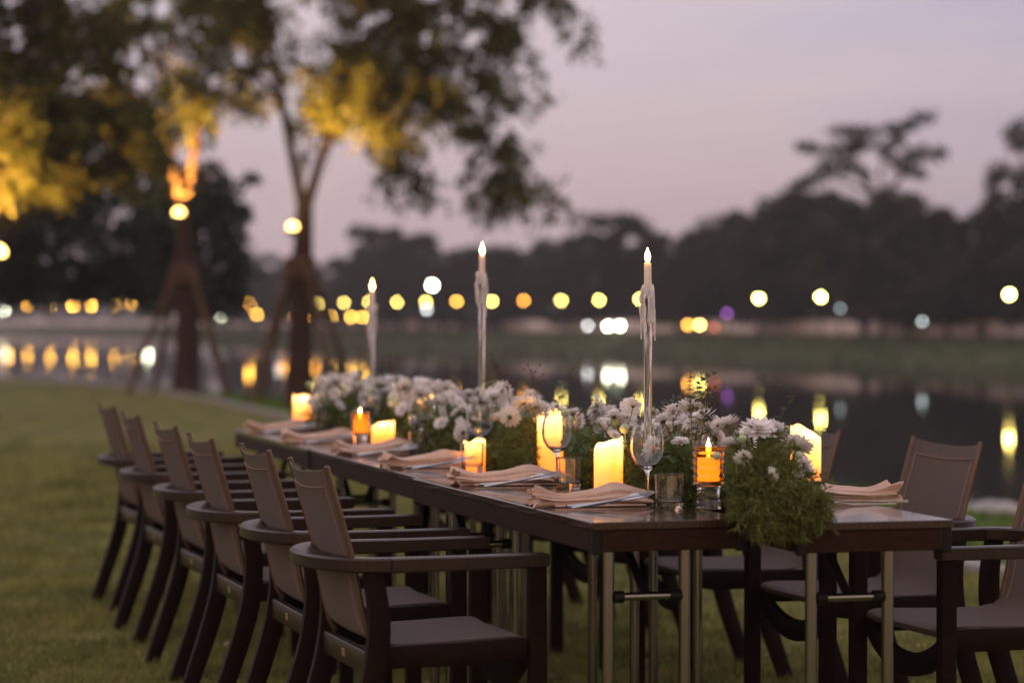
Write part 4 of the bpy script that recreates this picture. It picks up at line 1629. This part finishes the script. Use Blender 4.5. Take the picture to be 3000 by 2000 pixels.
FM = [flower_mesh(1, .040, .2), flower_mesh(2, .045, .5), flower_mesh(3, .036, .85), flower_mesh(4, .038, .35, True), flower_mesh(5, .030, 1.3, True), flower_mesh(6, .042, .05)]
bm_ = MB()
bm_.lathe([(.001, -.014), (.008, -.012), (.0145, -.004), (.0155, .004), (.011, .012), (.004, .015), (.001, .0145)], 12)
bm_.tube([(0, 0, -.012), (.004, 0, -.05)], .0015, 5)
bud0 = None


def sprigs(rs, n_, cx, cy_, spanx, spany, hz, Ls=(.06, .12), up=.5, hang=None, ok=None):
    """feathery greenery: curved stems with needle leaves, returned as triangles"""
    V_ = []
    lsc = 1.0
    for k in range(n_):
        lsc = 1.0 if k % 3 else 1.55
        V0 = len(V_)
        if k % 9 == 0:
            ca_, cq_ = rs.uniform(0, 2 * math.pi), math.sqrt(rs.uniform(0, 1))
        a = ca_ + rs.normal(0, .22)
        q = min(1.05, abs(cq_ + rs.normal(0, .10)))
        px_, py_ = cx + spanx * q * math.cos(a), cy_ + spany * q * math.sin(a)
        z = rs.uniform(0.0, hz) * (1 - .55 * q * q)
        d = np.array([math.cos(a) * (.35 + q), math.sin(a) * (.35 + q), up * rs.uniform(.1, 1.8) * (1 - .5 * q)])
        if hang is not None and rs.uniform() < hang:
            py_ = cy_ - spany * rs.uniform(.75, 1.05)
            d = np.array([rs.normal(0, .5), -1.0, rs.uniform(-.9, .5)])
        d = d + rs.normal(0, .28, 3)
        d /= np.linalg.norm(d)
        L = rs.uniform(*Ls)
        p0 = np.array([px_, py_, z])
        ns = 9
        st = [p0]
        for s_ in range(ns):
            d = d + np.array([0, 0, -.10 if hang else -.05]) + rs.normal(0, .08, 3)
            d /= np.linalg.norm(d)
            nx = st[-1] + d * L / ns
            nx[2] = max(nx[2], .002 if nx[1] > -.03 or hang is None else -.035)
            st.append(nx)
            sd = np.cross(d, rs.normal(size=3))
            sd /= np.linalg.norm(sd)
            # stem piece
            V_ += [st[-2] - sd * .0009, st[-2] + sd * .0009, st[-1]]
            for lf in range(3):
                dd = d * .75 + rs.normal(0, .6, 3)
                dd /= np.linalg.norm(dd)
                ll = rs.uniform(.011, .022) * lsc
                w_ = np.cross(dd, rs.normal(size=3))
                w_ = w_ / np.linalg.norm(w_) * .0017 * lsc
                V_ += [st[-1] - w_, st[-1] + w_, st[-1] + dd * ll]
        if ok is not None and not (ok(st[-1][0], st[-1][1]) and ok(st[4][0], st[4][1])):
            del V_[V0:]
    return np.array(V_)


def euca_sprig(seed, L, m=None, rr=.011):
    rs = np.random.default_rng(seed)
    b = MB()
    P = limb_pts([(0, 0, 0), (.01 * rs.normal(), .01 * rs.normal(), L * .4), (.03 * rs.normal(), .02 * rs.normal(), L * .75), (.05 * rs.normal(), .03 * rs.normal(), L)], 5)
    b.tube(P, [.0013 * (1 - .6 * k / len(P)) for k in range(len(P))], 5)
    for k in range(3, len(P)):
        for s in (-1, 1):
            a = k * 1.2 + (0 if s > 0 else math.pi) + rs.uniform(-.3, .3)
            r_ = rr * (1.15 - .55 * k / len(P)) * rs.uniform(.8, 1.15)
            dv = Vector((math.cos(a), math.sin(a), .35)).normalized()
            sv = dv.cross(Vector((0, 0, 1))).normalized()
            c = P[k]
            pts_ = [c, c + dv * r_ * .6 + sv * r_ * .75, c + dv * r_ * 1.5 + sv * r_ * .55, c + dv * r_ * 1.95, c + dv * r_ * 1.5 - sv * r_ * .55, c + dv * r_ * .6 - sv * r_ * .75]
            b.add(pts_, [(0, 1, 2, 3, 4, 5)])
    return b


def dry_sprig(seed, L):
    rs = np.random.default_rng(seed)
    b = MB()
    b.tube([(0, 0, 0), (.006, 0, L * .5), (.018, .004, L)], [.0014, .0011, .0007], 5)
    for k in range(14):
        t_ = rs.uniform(.72, 1.0)
        c = Vector((.018 * t_, .004 * t_, L * t_))
        e = c + Vector(rs.normal(0, .016, 3)) + Vector((0, 0, .012))
        b.tube([c, e], [.0007, .0005], 4)
        b.lathe([(.0005, -.003), (.0032, -.001), (.0035, .002), (.0005, .004)], 6, tuple(e))
    return b


arr = [(.03, .435, .26, .12, 1.0, "dense feathery greenery with white flowers hanging over the table's near end"),
       (.92, .49, .50, .115, .9, "white chrysanthemums round the nearest taper candle"),
       (1.90, .48, .52, .13, .9, "white flowers and dark greenery between the first and second tapers"),
       (2.88, .47, .52, .13, .9, "white flowers and greenery just past the middle taper candle"),
       (3.85, .47, .52, .14, .85, "white flowers before the farthest taper candle"),
       (4.78, .47, .52, .15, .85, "white flower bank at the far end of the garland")]
CANDLES = [W(1.00, .375), W(1.90, .480), W(.66, .83), W(3.49, .305), W(5.60, .42), W(2.16, .30), W(.315, .415), W(3.42, .2), W(.385, .335), W(1.165, .31)]


def clear_of(u_, v_, lx, ly, reach=.052):
    """True where a stem set at (lx, ly) of the arrangement keeps clear of the candles and glasses standing along the garland's open side"""
    x0, y0 = W(u_, v_)
    c_, s_ = math.cos(AX), math.sin(AX)
    x, y = x0 + c_ * lx - s_ * ly, y0 + s_ * lx + c_ * ly
    for cx, cy_ in CANDLES:
        d = math.hypot(cx, cy_)
        ux, uy = cx / d, cy_ / d
        al = (x - cx) * ux + (y - cy_) * uy
        pe = abs(-(x - cx) * uy + (y - cy_) * ux)
        if -.55 < al < .045 and pe < reach:
            return False
    return True


first_fl = {}
for k, (u, v, hu, hv, dn, lb_) in enumerate(arr):
    rs = np.random.default_rng(200 + k)
    root = empty("flower_arrangement")
    put(root, u, v)
    tag(root, lb_, "flower arrangement", "flower garland down the middle of the table")
    # local axes: x across the table, y along it
    if k == 0:
        okf = lambda a_, b_: clear_of(u, v, a_, b_, .046)
        T = [sprigs(rs, 800, .015, .07, .075, .20, .17, (.05, .10), .6, None, okf), sprigs(rs, 400, .02, .09, .085, .25, .10, (.045, .085), .2, .8, okf), sprigs(rs, 130, .05, .02, .06, .11, .10, (.05, .09), .3, None, okf)]
    else:
        okf = lambda a_, b_: clear_of(u, v, a_, b_, .050)
        T = [sprigs(rs, 900, 0, 0, hv * .8, hu, .14, (.05, .10), .6, None, okf)]
    V = np.concatenate(T)
    fo = np_mesh("foliage", V, np.arange(len(V)).reshape(-1, 3), M_dill, root)
    fo["kind"] = "stuff"
    # broader leaves between the flowers
    nlv = 420 if k else 300
    Cl = np.stack([rs.normal(0, .5, nlv) * (hv if k else .10) + (.02 if not k else 0), rs.uniform(-1, 1, nlv) * (hu if k else .20) + (.05 if not k else 0), np.zeros(nlv)], 1)
    Cl[:, 2] = (.05 + .085 * rs.uniform(0, 1, nlv)) * (1 - .5 * np.minimum(1, (Cl[:, 0] / .16) ** 2))
    if not k:
        Cl[:, 2] *= np.clip((Cl[:, 1] + .22) / .25, .25, 1)
    Cl = Cl[[okf(q[0], q[1]) for q in Cl]]
    Vl, Fl = leaf_quads(Cl, .034, droop=-.3, aspect=.26, rs=rs)
    lv = np_mesh("leaves", Vl, Fl, M_gleaf, root)
    lv["kind"] = "stuff"
    # flowers
    if k == 0:
        fl = []
        for _ in range(13):
            fl.append((rs.uniform(-.12, .10), rs.uniform(.10, .30), rs.uniform(.165, .215), rs.integers(0, 3), rs.uniform(.75, 1.05), (rs.normal(0, .35), rs.normal(0, .35))))
        fl += [(.125, .05, .165, 3, 1.15, (.6, .45)), (-.005, -.10, .110, 2, .62, (1.3, .2)), (-.11, .13, .165, 3, 1.0, (.4, -.3)), (.03, .07, .205, 1, 1.1, (.35, .3)), (.10, .12, .20, 0, 1.1, (.3, .45)), (.075, -.06, .10, 4, .7, (1.1, .4)), (-.05, -.03, .145, 2, .7, (.9, -.2)), (.11, -.02, .12, 1, .8, (.9, .6))]
    else:
        fl = []
        for _ in range(int(50 * dn)):
            yy_ = rs.uniform(-hu, hu) * .95
            xx_ = rs.normal(0, .62) * hv
            xx_ = max(-hv, min(hv, xx_))
            zf = .125 + .095 * (1 - (xx_ / hv) ** 2) + rs.uniform(-.03, .025)
            fl.append((xx_, yy_, zf, rs.integers(0, 6), rs.uniform(.55, 1.12), (rs.normal(0, .5), xx_ / hv * 1.0 + rs.normal(0, .45))))
    for (x, y, z, mi_, sc, tl) in fl:
        if not clear_of(u, v, x, y, .072 if k else .058) and not (k == 0 and mi_ == 3 and sc > .95 and x > .1):
            continue
        o = bpy.data.objects.new("chrysanthemum", FM[int(mi_)])
        col.objects.link(o)
        o.parent = root
        o.location = (x, y, z)
        o.scale = (sc, sc, sc)
        o.rotation_euler = (tl[0] if k else tl[0], tl[1], rs.uniform(0, 6.28))
    for _ in range(7 if k else 5):
        if bud0 is None:
            o = bud0 = bm_.build("flower_bud", M_bud, root)
        else:
            o = bud0.copy()
            col.objects.link(o)
            o.parent = root
        o.location = (rs.uniform(-hv, hv) * .8, rs.uniform(-hu, hu) * .8, rs.uniform(.09, .20)) if k else [(.055, -.085, .085), (.02, -.10, .072), (-.10, .02, .15), (.10, -.02, .15), (-.02, .05, .19)][_]
        o.scale = (1, 1, 1) if k else ((1.25,) * 3 if _ == 0 else (.7,) * 3)
    ne = {0: 3, 1: 3, 2: 2}.get(k, 2)
    for q in range(ne):
        b = euca_sprig(300 + 10 * k + q, rs.uniform(.14, .21))
        o = b.build("eucalyptus_sprig", M_euca, root, smooth=False)
        if k == 0:
            o.location = [(-.06, .30, .17), (-.03, .34, .17), (.13, .16, .15)][q]
            o.rotation_euler = [(.05, -.05, 0), (-.1, .35, 1), (.0, .30, 2)][q]
        else:
            o.location = (rs.uniform(-.5, .5) * hv, rs.uniform(-.8, .8) * hu, .13)
            o.rotation_euler = (rs.normal(0, .25), rs.normal(0, .25), rs.uniform(0, 6))
    if k > 0:
        for q in range(2):
            o = dry_sprig(400 + 10 * k + q, rs.uniform(.15, .24)).build("dried_sprig", M_dry, root)
            o.location = (rs.uniform(-.4, .4) * hv, rs.uniform(-.9, .9) * hu, .10)
            o.rotation_euler = (rs.normal(0, .12), rs.normal(0, .12), rs.uniform(0, 6))
